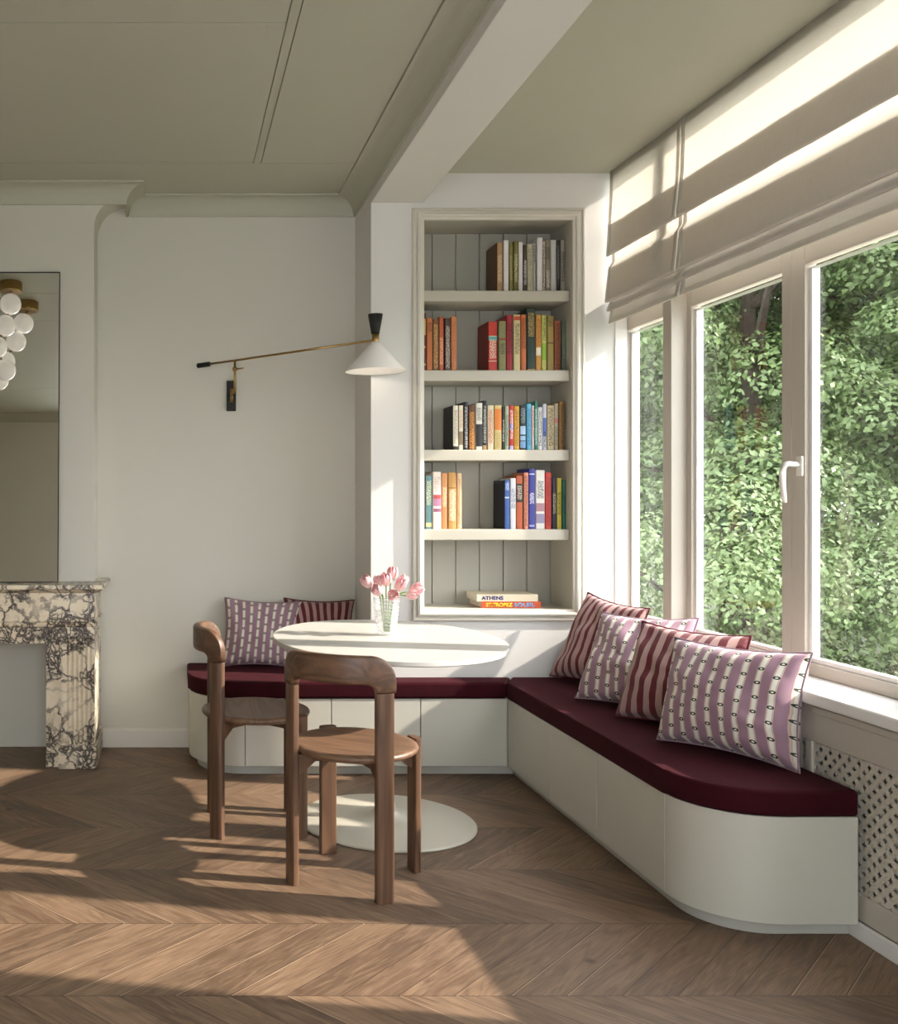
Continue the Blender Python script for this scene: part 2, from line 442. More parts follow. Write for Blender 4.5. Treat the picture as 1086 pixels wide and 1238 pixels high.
def fill_window(name, axis, w, o0, o1, z0, z1, n, label):
    t = empty(name, (w, (o0 + o1) / 2, z0) if axis == 'y' else ((o0 + o1) / 2, w, z0)); struct(t, label)
    L = Vector(t.location)
    fr = bmesh.new(); gl = bmesh.new()
    def q(bm, p, r, c, d, th):
        if axis == 'y': bx(bm, w - th - L.x, w + th - L.x, p - L.y, r - L.y, c - L.z, d - L.z)
        else: bx(bm, p - L.x, r - L.x, w - th - L.y, w + th - L.y, c - L.z, d - L.z)
    st = (o1 - o0) / n
    for k in range(n + 1):
        c = o0 + k * st; q(fr, max(o0, c - .03), min(o1, c + .03), z0, z1, .03)
    for k in range(n):
        p, r = o0 + k * st + .03, o0 + (k + 1) * st - .03
        q(fr, p, r, z0, z0 + .06, .03); q(fr, p, r, z1 - .06, z1, .03); q(gl, p, r, z0 + .06, z1 - .06, .003)
    obj('window_frame', fr, M['winframe'], t, bevel=.002); obj('glass_pane', gl, M['glass'], t)
fill_window('fill_window_7', 'x', YR - .06, -1.0, 1.1, .25, 2.55, 2, 'unseen tall windows added behind the camera for fill light')  # added out of view to brighten the room from the front

# bookcase wall with the niche opening
NX0, NX1, NZ0, NZ1, NY = 1.184, 1.892, .754, 2.608, 4.898
bm = bmesh.new()
bx(bm, XP, NX0 - .0185, YA, YB + .12, 0, CZ)
bx(bm, NX1 + .0185, 2.213, YA, YB + .12, 0, CZ)
bx(bm, NX0 - .0185, NX1 + .0185, YA, YB + .12, 0, NZ0 - .02)
bx(bm, NX0 - .0185, NX1 + .0185, YA, YB + .12, NZ1 + .02, CZ)
bx(bm, NX0 - .0185, NX1 + .0185, NY + .02, YB + .12, NZ0 - .02, NZ1 + .02)
struct(obj('wall_bookcase', bm, M['white_wall']))
# beam
struct(box('trim_2', XP, XPR, YR, YA, 2.6855, CZ + .006, M['white_wall'], bevel=.003), 'white ceiling beam')

# chimney breast
CX0, CX1 = -1.766, -.394
prof = [(CX1, .0)]
right = [(CX1, .70), (CX1, 2.62)] + [(-.234 - .16 * math.cos(a), 2.62 + .16 * math.sin(a)) for a in [PI / 2 * k / 14 for k in range(1, 15)]]
cxm = (CX0 + CX1) / 2
left = [(2 * cxm - x, z) for x, z in right][::-1]
poly = right + left
bm = bmesh.new()
loft(bm, [[(x, 4.834, z) for x, z in poly], [(x, YB, z) for x, z in poly]])
bx(bm, -.609, CX1, 4.70, YB, 0, .70); bx(bm, CX0, 2 * cxm + .609, 4.70, YB, 0, .70)
struct(obj('wall_chimney', bm, M['wall']))

# coves : quarter-round concave moulding
def cove_prof(c=.1, h=None, n=10):
    h = CZ - CB if h is None else h
    pts = [(0, 0)]
    for k in range(n + 1):
        a = PI / 2 * k / n
        pts.append((c * (1 - math.cos(a)) * 1.0 + .006 * (k == 0) * 0, h * math.sin(a)))
    return pts   # (out, up) from the wall foot
CP = [(0.0, 0.0)] + [(.012 + .088 * (1 - math.cos(PI / 2 * k / 10)), (CZ - CB - .013) * math.sin(PI / 2 * k / 10)) for k in range(11)] + [(.1, CZ - CB), (0, CZ - CB)]
def mitred(path_fn, name):
    bm = bmesh.new()
    loft(bm, [path_fn(i) for i in (0, 1)])
    return bm
BX = -.245
bm = bmesh.new()   # back wall run, mitred with the beam run
loft(bm, [[(BX + .02, YB - o, CB + h) for o, h in CP], [(XP - o, YB - o, CB + h) for o, h in CP]])
struct(obj('trim_3', bm, M['sage'], smooth=False), 'sage cove along the back wall')
bm = bmesh.new()
loft(bm, [[(XP - o, YB - o, CB + h) for o, h in CP], [(XP - o, YR + o, CB + h) for o, h in CP]])
struct(obj('trim_4', bm, M['sage']), 'sage cove along the beam')
bm = bmesh.new()
YC = 4.834; BL = 2 * cxm - BX
loft(bm, [[(BL - o, YB, CB + h) for o, h in CP], [(BL - o, YC - o, CB + h) for o, h in CP], [(BX + o, YC - o, CB + h) for o, h in CP], [(BX + o, YB, CB + h) for o, h in CP]])
struct(obj('trim_5', bm, M['sage']), 'sage cove around the chimney breast')
bm = bmesh.new()
loft(bm, [[(XL, YB - o, CB + h) for o, h in CP], [(BL - .02, YB - o, CB + h) for o, h in CP]])
loft(bm, [[(XL, YR + o, CB + h) for o, h in CP], [(XP - o, YR + o, CB + h) for o, h in CP]])
loft(bm, [[(XL + o, YR + o, CB + h) for o, h in CP], [(XL + o, YB - o, CB + h) for o, h in CP]])
struct(obj('trim_6', bm, M['sage']), 'sage cove on the far walls')

def skirt(name, a, b, axis='x', w=YB, side=-1):
    pr = [(0, 0), (.014, 0), (.014, .085), (.010, .095), (.004, .1), (0, .1)]
    bm = bmesh.new()
    if axis == 'x': sweep_x(bm, [(w + side * o, z) for o, z in pr], a, b)
    else: sweep_y(bm, [(w + side * o, z) for o, z in pr], a, b)
    return struct(obj(name, bm, M['joinery']))
skirt('baseboard_back', -.372, .10)
skirt('baseboard_left', YR, YB, 'y', XL, 1)
skirt('baseboard_behind', XL, 2.0, 'x', YR, 1)

# ------------------------------------------------------------------ right (window) wall
WZ0, WZ1 = .74, 2.065        # glass bottom/top
XF = 2.156                   # face of window frames
TZ0, TZ1 = 2.29, 2.80        # transom lights hidden by the blind
bm = bmesh.new()
bx(bm, XF, 2.44, YR, YA, 0, .68)                     # below windows
bx(bm, XF, 2.225, YR, YA, TZ1 + .02, CZ + .006)  # lintel
bx(bm, 2.09, 2.44, 1.72, 2.07, .68, TZ1 + .02)       # pier
bx(bm, 2.09, 2.44, YR, -.10, .68, TZ1 + .02)
struct(obj('wall_window', bm, M['white_wall']))

def window(name, y0, y1, fy0, fy1, label, z0=WZ0, z1=WZ1, handle=None):
    """glass from y0..y1 ; frame from fy0..fy1"""
    w = empty(name, (XF, (y0 + y1) / 2, z0)); w['kind'] = 'structure'; w['label'] = label
    L = Vector(w.location)
    def part(nm, bm, m, bev=.003):
        bmesh.ops.translate(bm, verts=bm.verts, vec=-L); return obj(nm, bm, m, w, bevel=bev)
    bm = bmesh.new()
    for (a0, a1, c0, c1) in ((fy0, fy1, .682, z0 - .016), (fy0, fy1, z1 + .016, TZ0 - .016), (fy0, fy1, TZ1 + .004, TZ1 + .019),):
        bx(bm, XF, XF + .040, y0 - .016, y1 + .016, c0, c1)
    bx(bm, XF, XF + .040, fy0, y0 - .016, .682, TZ0 - .016); bx(bm, XF, XF + .040, y1 + .016, fy1, .682, TZ0 - .016)
    if fy0 < y0 - .016: bx(bm, XF, XF + .040, fy0, y0 - .016, TZ1 + .004, TZ1 + .019)
    bx(bm, XF, XF + .040, y1 + .016, fy1, TZ1 + .004, TZ1 + .019)
    part('window_frame', bm, M['winframe'])
    bm = bmesh.new()    # glazing bead
    for zz0, zz1 in ((z0, z1),):
        b0 = .016
        bx(bm, XF + .014, XF + .042, y0 - b0, y1 + b0, zz0 - b0, zz0); bx(bm, XF + .014, XF + .042, y0 - b0, y1 + b0, zz1, zz1 + b0 * .3)
        bx(bm, XF + .014, XF + .042, y0 - b0, y0, zz0, zz1); bx(bm, XF + .014, XF + .042, y1, y1 + b0, zz0, zz1)
    part('glazing_bead', bm, M['sill'], .002)
    bm = bmesh.new()
    for zz0, zz1 in ((z0, z1), (TZ0, TZ1)):
        e = (y0 - .004, y1 + .004) if zz0 == z0 else (fy0, fy1)
        bx(bm, XW, XW + .004, e[0], e[1], zz0 - .004 if zz0 == z0 else TZ0 - .016, zz1 + .002)
    o = part('glass_pane', bm, M['glass'], 0)
    return w, L
window('window_1', 4.17 + .0, 4.618, 4.168, 4.636, 'narrow side window next to the bookcase wall')
w2, L2 = window('window_2', 3.476, 4.048, 3.405, 4.10, 'casement window left of the handle')
window('window_3', 2.80, 3.317, 2.73, 3.405, 'casement window at the right edge')
window('window_4', 2.13, 2.65, 2.07, 2.73, 'third casement beyond the frame')
window('added_window_5', .90, 1.64, .80, 1.72, 'unseen window added near the camera for extra daylight')  # out of view, added for more daylight in the room
window('added_window_6', -.02, .72, -.10, .80, 'unseen window added beside the camera for extra daylight')  # likewise an unseen addition that brings in daylight
struct(box('trim_7', 2.09, 2.197, 4.10, 4.17, .66, TZ1 + .019, M['winframe'], bevel=.004), 'post between side window and casements')
# lining at the bookcase wall
bm = bmesh.new(); bx(bm, 2.094, 2.15, 4.628, 4.637, .70, CZ - .05)
struct(obj('trim_8', bm, M['sill'], bevel=.003), 'white lining of the window recess')
# handle
h = obj('window_handle', bx(bmesh.new(), -.010, 0, -.016, .016, -.035, .035), M['handle'], w2, bevel=.004)
h.location = Vector((XF, 3.352, 1.392)) - L2
bm = bmesh.new()
tube(bm, [(-.008, 0, .005), (-.045, 0, .008), (-.058, .0, .004), (-.064, 0, -.02), (-.064, 0, -.06), (-.060, 0, -.10), (-.056, 0, -.125)], [.010, .010, .011, .0105, .010, .009, .007], 12)
obj('lever', bm, M['handle'], h, smooth=True)
# sill board
bm = bmesh.new(); sweep_y(bm, [(1.97, .643), (1.968, .650), (1.968, .674), (1.972, .68), (2.16, .682), (2.16, .643)], YR, YA)
struct(obj('trim_9', bm, M['sill'], bevel=.002), 'white window sill board')

# radiator cover
rc = thing('radiator_cover', 'greige radiator cover with pierced metal grille below the window sill', 'radiator cover', (2.0, 2.0, 0))
def rp(nm, bm, m, bev=.003):
    bmesh.ops.translate(bm, verts=bm.verts, vec=(-2.0, -2.0, 0)); return obj(nm, bm, m, rc, bevel=bev)
bm = bmesh.new()
bx(bm, 2.0, 2.02, YR, YA - .002, .521, .642)
bx(bm, 2.0, 2.02, YR, YA - .002, .05, .128)
for yy in (3.06, 4.2, 1.6, .2): bx(bm, 2.0, 2.02, yy, yy + .03, .128, .521)
rp('frame', bm, M['winframe'])
bm = bmesh.new()
for a0, a1 in ((2.60, 3.05), (3.12, 3.9)):
    bx(bm, 1.993, 2.0, a0, a1, .612, .634)
rp('top_bead', bm, M['winframe'], .003)
rp('grille', bx(bmesh.new(), 2.008, 2.0095, YR, YA - .002, .128, .521), M['grille'], 0)
bm = bmesh.new(); bx(bm, 1.9855, 2.0, YR, 2.92, 0, .05)
rp('base_board', bm, M['sill'])
bm = bmesh.new()
for k in range(50): bx(bm, 2.07, 2.12, 2.2 + k * .045, 2.225 + k * .045, .12, .56)
bx(bm, 2.05, 2.15, 2.15, 4.5, .1, .58)
rp('radiator_fins', bm, M['radiator'], 0)

# ------------------------------------------------------------------ roman blinds
blind_prof = [(2.068, 2.826), (2.064, 2.70), (2.060, 2.60), (2.052, 2.50), (2.045, 2.435), (2.046, 2.424), (2.052, 2.424), (2.060, 2.48), (2.069, 2.575),
              (2.073, 2.57), (2.074, 2.40), (2.068, 2.385), (2.057, 2.372), (2.048, 2.28), (2.042, 2.218), (2.043, 2.206), (2.050, 2.206), (2.062, 2.33), (2.0675, 2.372),
              (2.073, 2.30), (2.066, 2.21), (2.052, 2.178), (2.050, 2.166), (2.056, 2.164), (2.064, 2.20), (2.067, 2.16), (2.060, 2.125), (2.058, 2.106)]
def blind(y0, y1, label):
    t = thing('roman_blind', label, 'blind', (2.06, (y0 + y1) / 2, 2.106), group=None)
    L = Vector(t.location)
    def sheet(nm, ya, yb, off, thick, n):
        bm = bmesh.new(); rows = []
        for i in range(n + 1):
            y = ya + (yb - ya) * i / n
            rows.append([bm.verts.new(Vector((x + off + .0035 * noise.noise(Vector((y * 3, z * 6, 3))), y, z + .002 * noise.noise(Vector((y * 5, 1, z * 2))))) - L) for x, z in blind_prof])
        for a, b in zip(rows[:-1], rows[1:]):
            for i in range(len(a) - 1): bm.faces.new((a[i], a[i + 1], b[i + 1], b[i]))
        o = obj(nm, bm, M['linen'], t, smooth=True)
        s = o.modifiers.new('solid', 'SOLIDIFY'); s.thickness = thick; s.offset = 0
        return o
    sheet('fabric', y0, y1, 0, .0012, int(40 * abs(y1 - y0)) + 4)
    sheet('side_hem', y0, y0 + .028, -.003, .0012, 3); sheet('side_hem', y1 - .028, y1, -.003, .0012, 3)
    bm = bmesh.new(); bx(bm, 2.056 - L.x, 2.066 - L.x, y0 + .01 - L.y, y1 - .01 - L.y, .0, .022); obj('bottom_bar', bm, M['linen'], t, bevel=.002)
    bm = bmesh.new(); bx(bm, 2.070 - L.x, 2.088 - L.x, y0 + .005 - L.y, y1 - .005 - L.y, 2.79 - L.z, 2.824 - L.z); obj('headrail', bm, M['sill'], t)
    return t
blind(3.972, 4.612, 'short linen roman blind over the narrow side window next to the bookcase wall')
blind(.9, 3.964, 'long linen roman blind across the casement windows, running out of frame')

# ------------------------------------------------------------------ bookcase joinery
bc = thing('bookcase', 'built-in greige bookcase with moulded frame and four shelves of books', 'bookcase', (1.54, YA, .71))
LB = Vector(bc.location)
def bp(nm, bm, m, bev=.002):
    bmesh.ops.translate(bm, verts=bm.verts, vec=-LB); return obj(nm, bm, m, bc, bevel=bev)
FX0, FX1, FZ0, FZ1 = 1.1316, 1.949, .6995, 2.658
prof = [(0, 0), (0, .010), (.006, .016), (.010, .016), (.012, .008), (.020, .008), (.024, .020), (.034, .024), (.042, .022), (.044, .014), (.056, .012), (.056, -.01), (0, -.01)]  # inward, outward from wall
bm = bmesh.new()
rings = []
for (cx, cz, sx, sz) in ((FX0, FZ0, 1, 1), (FX1, FZ0, -1, 1), (FX1, FZ1, -1, -1), (FX0, FZ1, 1, -1)):
    rings.append([(cx + sx * a, YA - b, cz + sz * a) for a, b in prof])
rings.append(rings[0])
loft(bm, rings, caps=False)
bmesh.ops.remove_doubles(bm, verts=bm.verts, dist=1e-5)
bp('moulded_frame', bm, M['joinery'], 0)
bm = bmesh.new()
bx(bm, NX0 - .018, NX0, YA, NY, NZ0 - .018, NZ1 + .018); bx(bm, NX1, NX1 + .0, YA, NY, NZ0, NZ1) if False else None
bx(bm, NX1, NX1 + .018, YA, NY, NZ0 - .018, NZ1 + .018)
bx(bm, NX0, NX1, YA, NY, NZ1, NZ1 + .018); bx(bm, NX0, NX1, YA, NY, NZ0 - .018, NZ0)
bp('carcass', bm, M['carcass'], 0)
bm = bmesh.new(); k = 0; x = 1.892 - 6 * .119 - .07
xs = [1.892 - i * .119 for i in range(7)][::-1]
for a, b in zip(xs[:-1], xs[1:]):
    bx(bm, max(a, NX0 - .01) + .0015, b - .0015, NY, NY + .012, NZ0 - .01, NZ1 + .01)
bp('back_boards', bm, M['backboard'], .003)
SH = [2.274, 1.894, 1.514, 1.134]
for z in SH:
    bp('shelf', bx(bmesh.new(), NX0 + .001, NX1 - .002, YA + .022, NY - .001, z - .052, z), M['carcass'], .004)

# ------------------------------------------------------------------ books
def book_mat(name, base, ink=None, marks=(.25, .75), band=None, hgt=.23, wid=.02, spread=.34, seed=0, side=None):
    n = N(name); v = n.coord(); x, y, z = n.sep(v)
    c = n.mix(n.noise(v, 40, 3), tuple(k * .86 for k in base[:3]) + (1,), base)
    spine = n.math('LESS_THAN', y, .0035)
    if side: c = n.mix(spine, side, c)
    if band:
        for (a, b, bc_) in band:
            m = n.math('MULTIPLY', n.math('GREATER_THAN', z, a * hgt), n.math('LESS_THAN', z, b * hgt))
            m = n.math('MULTIPLY', m, spine); c = n.mix(m, c, bc_)
    if ink:
        g = n.noise(n.comb(n.math('ADD', n.math('MULTIPLY', x, 260), seed * 7.3), 0, n.math('MULTIPLY', z, 230)), 1, 1.5, .5)
        m = n.math('GREATER_THAN', g, .52)
        m = n.math('MULTIPLY', m, n.math('LESS_THAN', n.math('ABSOLUTE', x), wid * spread))
        m = n.math('MULTIPLY', m, n.math('MULTIPLY', n.math('GREATER_THAN', z, marks[0] * hgt), n.math('LESS_THAN', z, marks[1] * hgt)))
        m = n.math('MULTIPLY', m, spine)
        c = n.mix(m, c, ink)
    n.bsdf(c, .5); return n.m

def book(shelf_z, px0, px1, ytop, col, label, group, ink=None, marks=(.25, .75), band=None, depth=.165, side=None, seed=0):
    yf = 4.70; s = 1180 / yf
    x0 = (px0 - 210) / s; x1 = (px1 - 210) / s; hgt = 1.28 + (603 - ytop) / s - shelf_z
    w = x1 - x0 - .0012; d = depth
    m = book_mat('book_cover', col, ink, marks, band, hgt, w, seed=seed, side=side)
    bm = bmesh.new(); t = min(.003, w * .16)
    # rounded spine + two boards as one cover
    pr = [(-w / 2, d), (-w / 2, .006), (-w / 2 * .85, .0015), (0, 0), (w / 2 * .85, .0015), (w / 2, .006), (w / 2, d), (w / 2 - t, d), (w / 2 - t, .006 + t), (-w / 2 + t, .006 + t), (-w / 2 + t, d)]
    loft(bm, [[(a, b, 0) for a, b in pr], [(a, b, hgt) for a, b in pr]])
    o = obj('book', bm, m)
    o.location = ((x0 + x1) / 2, yf + random.uniform(-.004, .004), shelf_z)
    tag(o, label, 'book', group)
    bm = bmesh.new(); bx(bm, -w / 2 + t, w / 2 - t, .006 + t, d - .004, .003, hgt - .004)
    obj('pages', bm, M['pages'], o)
    return o

W_ = srgb
cream = W_(214, 206, 182); white = W_(225, 220, 215); blk = W_(24, 22, 22); gold = W_(205, 170, 100)
G1, G2, G3, G4 = 'books on the top shelf', 'books on the second shelf', 'books on the third shelf', 'books on the fourth shelf'
rows = {
 0: (G1, 'top shelf', [
  (601, 608.2, 293.3, W_(176, 140, 100), 'tan brown hardback with its dark brown side showing on the top shelf', dict(ink=W_(225, 205, 170), marks=(.2, .75), side=W_(92, 64, 40))),
  (609, 615.4, 290.5, white, 'plain white book right beside the tan brown one on the top shelf', {}),
  (616, 621, 293.8, W_(120, 114, 66), 'thin dull olive book between a white and a brighter olive one, top shelf', dict(ink=W_(170, 165, 110))),
  (621.2, 626.4, 291.8, W_(112, 106, 42), 'olive green book with pale lettering on the top shelf', dict(ink=W_(222, 218, 160), marks=(.2, .75))),
  (627, 632.7, 292.7, white, 'plain white book right of the olive green pair on the top shelf', {}),
  (633, 637.5, 296, W_(62, 50, 26), 'dark olive-brown book with large white lettering on the top shelf', dict(ink=white, marks=(.15, .68))),
  (637.8, 644, 295.2, W_(196, 190, 160), 'pale cream book with grey lettering on the top shelf', dict(ink=W_(120, 110, 84), marks=(.05, .93))),
  (644.3, 648.3, 294, W_(158, 158, 150), 'thin grey book with black lettering at its top, left of the tall white one', dict(ink=blk, marks=(.62, .95))),
  (649.3, 656.2, 287.5, W_(222, 218, 214), 'tallest white book on the top shelf', {}),
  (656.5, 659.6, 291.6, W_(206, 188, 178), 'narrow pinkish white book with black lettering right of the tallest white book', dict(ink=blk, marks=(.03, .92))),
  (659.8, 665.6, 289.7, W_(132, 126, 104), 'grey-olive book with black and white lettering on the top shelf', dict(ink=W_(225, 222, 205), marks=(.08, .42), band=[(.62, .86, W_(104, 98, 80))])),
  (666, 672.8, 290.2, W_(196, 192, 188), 'light grey unmarked book left of the black one on the top shelf', {}),
  (673, 678, 290, W_(28, 27, 28), 'black book on the top shelf', dict(ink=W_(110, 108, 104), marks=(.25, .9))),
  (678.3, 684, 289.7, W_(150, 144, 130), 'grey book with black lettering at the right end of the top shelf', dict(ink=blk, marks=(.2, .78)))]),
 1: (G2, 'second shelf', [
  (511.7, 515.2, 378.6, W_(88, 22, 20), 'dark red book with gold bands at the left end of the second shelf', dict(band=[(.62, .9, gold), (.1, .13, gold), (.4, .43, gold)])),
  (515.9, 523.2, 384.6, W_(188, 108, 58), 'orange-brown book second from the left on the second shelf', dict(ink=W_(80, 40, 20), marks=(.74, .92))),
  (523.5, 531, 385.6, W_(116, 72, 40), 'brown book with gold lettering on the second shelf', dict(ink=gold, marks=(.05, .9))),
  (531.3, 537.2, 382.9, W_(188, 88, 48), 'orange-red book left of the dark brown one on the second shelf', dict(ink=W_(235, 190, 150), marks=(.12, .62))),
  (538, 545.3, 384.6, W_(74, 50, 46), 'dark purplish brown book with white lettering on the second shelf', dict(ink=W_(200, 190, 180), marks=(.05, .85))),
  (545.6, 552.6, 382.9, W_(204, 128, 76), 'light orange book at the right end of the left-hand group, second shelf', dict(ink=W_(170, 95, 50), marks=(.2, .9))),
  (590.8, 602.3, 388.6, W_(196, 58, 46), 'thick red book with a framed turquoise and white title on the second shelf', dict(ink=W_(240, 225, 205), marks=(.26, .64), side=W_(116, 34, 26), band=[(.62, .70, W_(90, 160, 160)), (.70, .715, cream), (.2, .215, cream)])),
  (603, 612, 388.3, W_(138, 136, 92), 'grey-green book with a dark round emblem right of the thick red one', dict(ink=W_(50, 50, 34), marks=(.34, .56), band=[(.62, .66, W_(150, 70, 60))])),
  (612.6, 620.5, 380.8, W_(158, 34, 48), 'crimson book with dark lettering on the second shelf', dict(ink=W_(60, 14, 24), marks=(.3, .86))),
  (621.2, 629.6, 380.4, W_(212, 198, 148), 'cream book with a red mark at its top on the second shelf', dict(ink=W_(40, 34, 24), marks=(.3, .85), band=[(.9, .97, W_(190, 70, 50))])),
  (630, 636.6, 380.6, W_(200, 112, 62), 'orange book with brown lettering left of the tall dark green one', dict(ink=W_(96, 44, 20), marks=(.4, .94))),
  (637, 647.6, 372.9, W_(38, 60, 54), 'tallest book on the second shelf, dark green with gold lettering', dict(ink=gold, marks=(.55, .93), band=[(.02, .035, gold)])),
  (648, 654.8, 380.8, W_(206, 150, 70), 'mustard orange book with a white label low on its spine, second shelf', dict(ink=W_(170, 80, 40), marks=(.45, .93), band=[(.28, .42, W_(235, 228, 205))])),
  (655.5, 661.5, 380.8, W_(200, 200, 110), 'yellow and green patterned book on the second shelf', dict(ink=W_(50, 90, 40), marks=(.55, .95), band=[(.2, .5, W_(140, 180, 60))])),
  (662, 669.9, 382, W_(164, 142, 78), 'olive-mustard book with small dark marks on the second shelf', dict(ink=W_(70, 55, 30), marks=(.8, .93), band=[(.5, .52, W_(70, 55, 30))])),
  (670.6, 678.6, 387.8, W_(160, 88, 52), 'rust book with ornate dark lettering on the second shelf', dict(ink=W_(56, 30, 18), marks=(.04, .96))),
  (679.3, 687.5, 387.5, W_(86, 100, 84), 'grey-green cloth book at the right end of the second shelf', dict(ink=W_(110, 124, 106)))]),
 2: (G3, 'third shelf', [
  (547.7, 554.4, 490.2, W_(224, 216, 196), 'cream book with black foot and black side, first on the third shelf', dict(ink=W_(150, 140, 120), marks=(.15, .9), band=[(0, .09, blk)], side=W_(22, 20, 20))),
  (554.7, 560.7, 490.2, W_(230, 222, 196), 'pale cream book with orange lettering, second on the third shelf', dict(ink=W_(205, 150, 90), marks=(.5, .9), band=[(.12, .42, W_(140, 120, 90))])),
  (561, 566, 486, W_(20, 22, 28), 'narrow black book with white specks left of the brown and gold one', dict(ink=W_(190, 190, 190), marks=(.05, .9))),
  (566.3, 575, 490, W_(92, 58, 26), 'brown book with a glowing gold pattern on the third shelf', dict(ink=W_(225, 150, 50), marks=(.02, .85))),
  (575.4, 583.7, 487.2, W_(226, 222, 208), 'white book with a black block low on its spine, third shelf', dict(ink=W_(60, 55, 50), marks=(.62, .9), band=[(.08, .55, blk)])),
  (584, 589.2, 484.4, W_(20, 20, 22), 'tall black book with tan foot on the third shelf', dict(ink=W_(200, 196, 188), marks=(.15, .9), band=[(0, .1, W_(190, 150, 95))])),
  (589.6, 597.6, 490, W_(224, 212, 178), 'cream book with red lettering on the third shelf', dict(ink=W_(190, 60, 40), marks=(.15, .9))),
  (598, 607, 490, W_(218, 196, 130), 'pale yellow book with an orange label on the third shelf', dict(ink=W_(170, 150, 90), marks=(.05, .4), band=[(.45, .92, W_(222, 128, 50))])),
  (607.5, 610.6, 491.5, W_(24, 26, 22), 'very narrow black and white book left of the pale green one', dict(ink=white, marks=(.2, .7))),
  (610.8, 615.8, 491, W_(172, 180, 150), 'pale grey-green book left of the red one on the third shelf', dict(ink=W_(80, 100, 70), marks=(.1, .8))),
  (616, 621.4, 490.2, W_(198, 48, 40), 'red book with a blue mark on the third shelf', dict(ink=W_(245, 235, 225), marks=(.25, .9), band=[(.45, .6, W_(90, 80, 170)), (0, .1, W_(190, 180, 220))])),
  (621.7, 628.8, 491, W_(222, 168, 50), 'mustard yellow book with brown lettering on the third shelf', dict(ink=W_(120, 80, 20), marks=(.1, .95))),
  (629, 636.7, 490.2, W_(24, 34, 36), 'book with black top and pale blue wave pattern below, third shelf', dict(ink=W_(150, 170, 175), marks=(.6, .95), band=[(.35, .54, W_(160, 190, 220)), (.22, .32, W_(150, 185, 215)), (.05, .2, W_(120, 160, 205))])),
  (637, 642.7, 488.3, W_(96, 182, 214), 'sky blue book on the third shelf', dict(ink=W_(30, 80, 140), marks=(.1, .9))),
  (643.2, 646.3, 490.2, W_(220, 198, 190), 'narrow pale pink book between sky blue and teal ones', dict(ink=W_(190, 80, 70), marks=(.3, .9))),
  (646.6, 650.7, 485.2, W_(34, 122, 102), 'narrow tall teal green book on the third shelf', dict(ink=W_(190, 220, 205), marks=(.1, .85))),
  (651, 656.5, 492.5, W_(224, 222, 218), 'white book with grey lettering right of the teal one, third shelf', dict(ink=W_(90, 90, 94), marks=(.1, .92))),
  (656.8, 661.5, 488.3, W_(206, 210, 222), 'white book with blue and black pattern low on its spine', dict(ink=blk, marks=(.05, .4), band=[(.3, .7, W_(84, 108, 178))])),
  (661.8, 670.5, 490.2, W_(204, 188, 146), 'beige book with a black flourish pattern on the third shelf', dict(ink=W_(50, 42, 34), marks=(.1, .95))),
  (670.9, 675.9, 487.5, W_(190, 184, 158), 'narrow grey-cream book with a pink spot on the third shelf', dict(ink=W_(120, 112, 92), marks=(.1, .5), band=[(.58, .68, W_(205, 130, 130))])),
  (676.2, 682.8, 485.5, W_(156, 116, 56), 'dark gold book with black marks at the right end of the third shelf', dict(ink=W_(30, 22, 14), marks=(.03, .95)))]),
 3: (G4, 'fourth shelf', [
  (512.4, 514.5, 573, W_(66, 42, 28), 'sliver of a dark brown book at the far left of the fourth shelf', {}),
  (514.8, 523.2, 575, W_(92, 132, 136), 'dusty teal book with cream lettering, second on the fourth shelf', dict(ink=W_(220, 214, 160), marks=(.45, .9), band=[(.04, .12, W_(200, 196, 140))])),
  (523.7, 533.7, 570.5, W_(226, 216, 206), 'white book with a purple and red picture on the fourth shelf', dict(ink=W_(170, 150, 140), marks=(.65, .92), band=[(.53, .6, W_(176, 70, 70)), (.40, .53, W_(170, 120, 150)), (.3, .36, W_(150, 90, 120))])),
  (534.2, 541.8, 572, W_(210, 146, 92), 'orange-tan book left of the ochre one on the fourth shelf', dict(ink=W_(240, 215, 180), marks=(.4, .75))),
  (542, 552, 571.4, W_(196, 148, 82), 'ochre book with large white script on the fourth shelf', dict(ink=W_(245, 236, 215), marks=(.15, .7), band=[(.72, .74, W_(150, 100, 50))])),
  (552.8, 559, 572, W_(226, 192, 148), 'light peach book at the right end of the left-hand group, fourth shelf', dict(ink=W_(190, 140, 90), marks=(.1, .9))),
  (610.5, 617, 580.6, W_(60, 96, 168), 'blue book with its navy side showing on the fourth shelf', dict(ink=W_(200, 215, 235), marks=(.8, .95), side=W_(18, 24, 40), band=[(.63, .66, W_(190, 210, 230))])),
  (617.4, 624.4, 578, W_(222, 224, 226), 'white book with blue lettering left of the rust one, fourth shelf', dict(ink=W_(70, 90, 130), marks=(.4, .8))),
  (624.7, 633, 575, W_(186, 92, 52), 'rust book with a black label on the fourth shelf', dict(ink=W_(200, 190, 170), marks=(.55, .82), band=[(.50, .85, W_(44, 36, 32))])),
  (633.6, 639.4, 571.4, W_(214, 140, 112), 'salmon book with dark lettering on the fourth shelf', dict(ink=W_(110, 50, 40), marks=(.05, .95))),
  (639.8, 647.6, 566.6, W_(58, 62, 152), 'tall royal blue book with white script on the fourth shelf', dict(ink=W_(240, 240, 250), marks=(.42, .6), band=[(.9, .92, W_(200, 200, 230)), (.04, .07, W_(170, 170, 220))])),
  (648, 659.4, 568.4, W_(230, 228, 220), 'thick white book with black lettering and mosaic pattern, fourth shelf', dict(ink=W_(40, 38, 50), marks=(.52, .82), band=[(.1, .26, W_(150, 140, 170)), (.3, .44, W_(170, 130, 140))])),
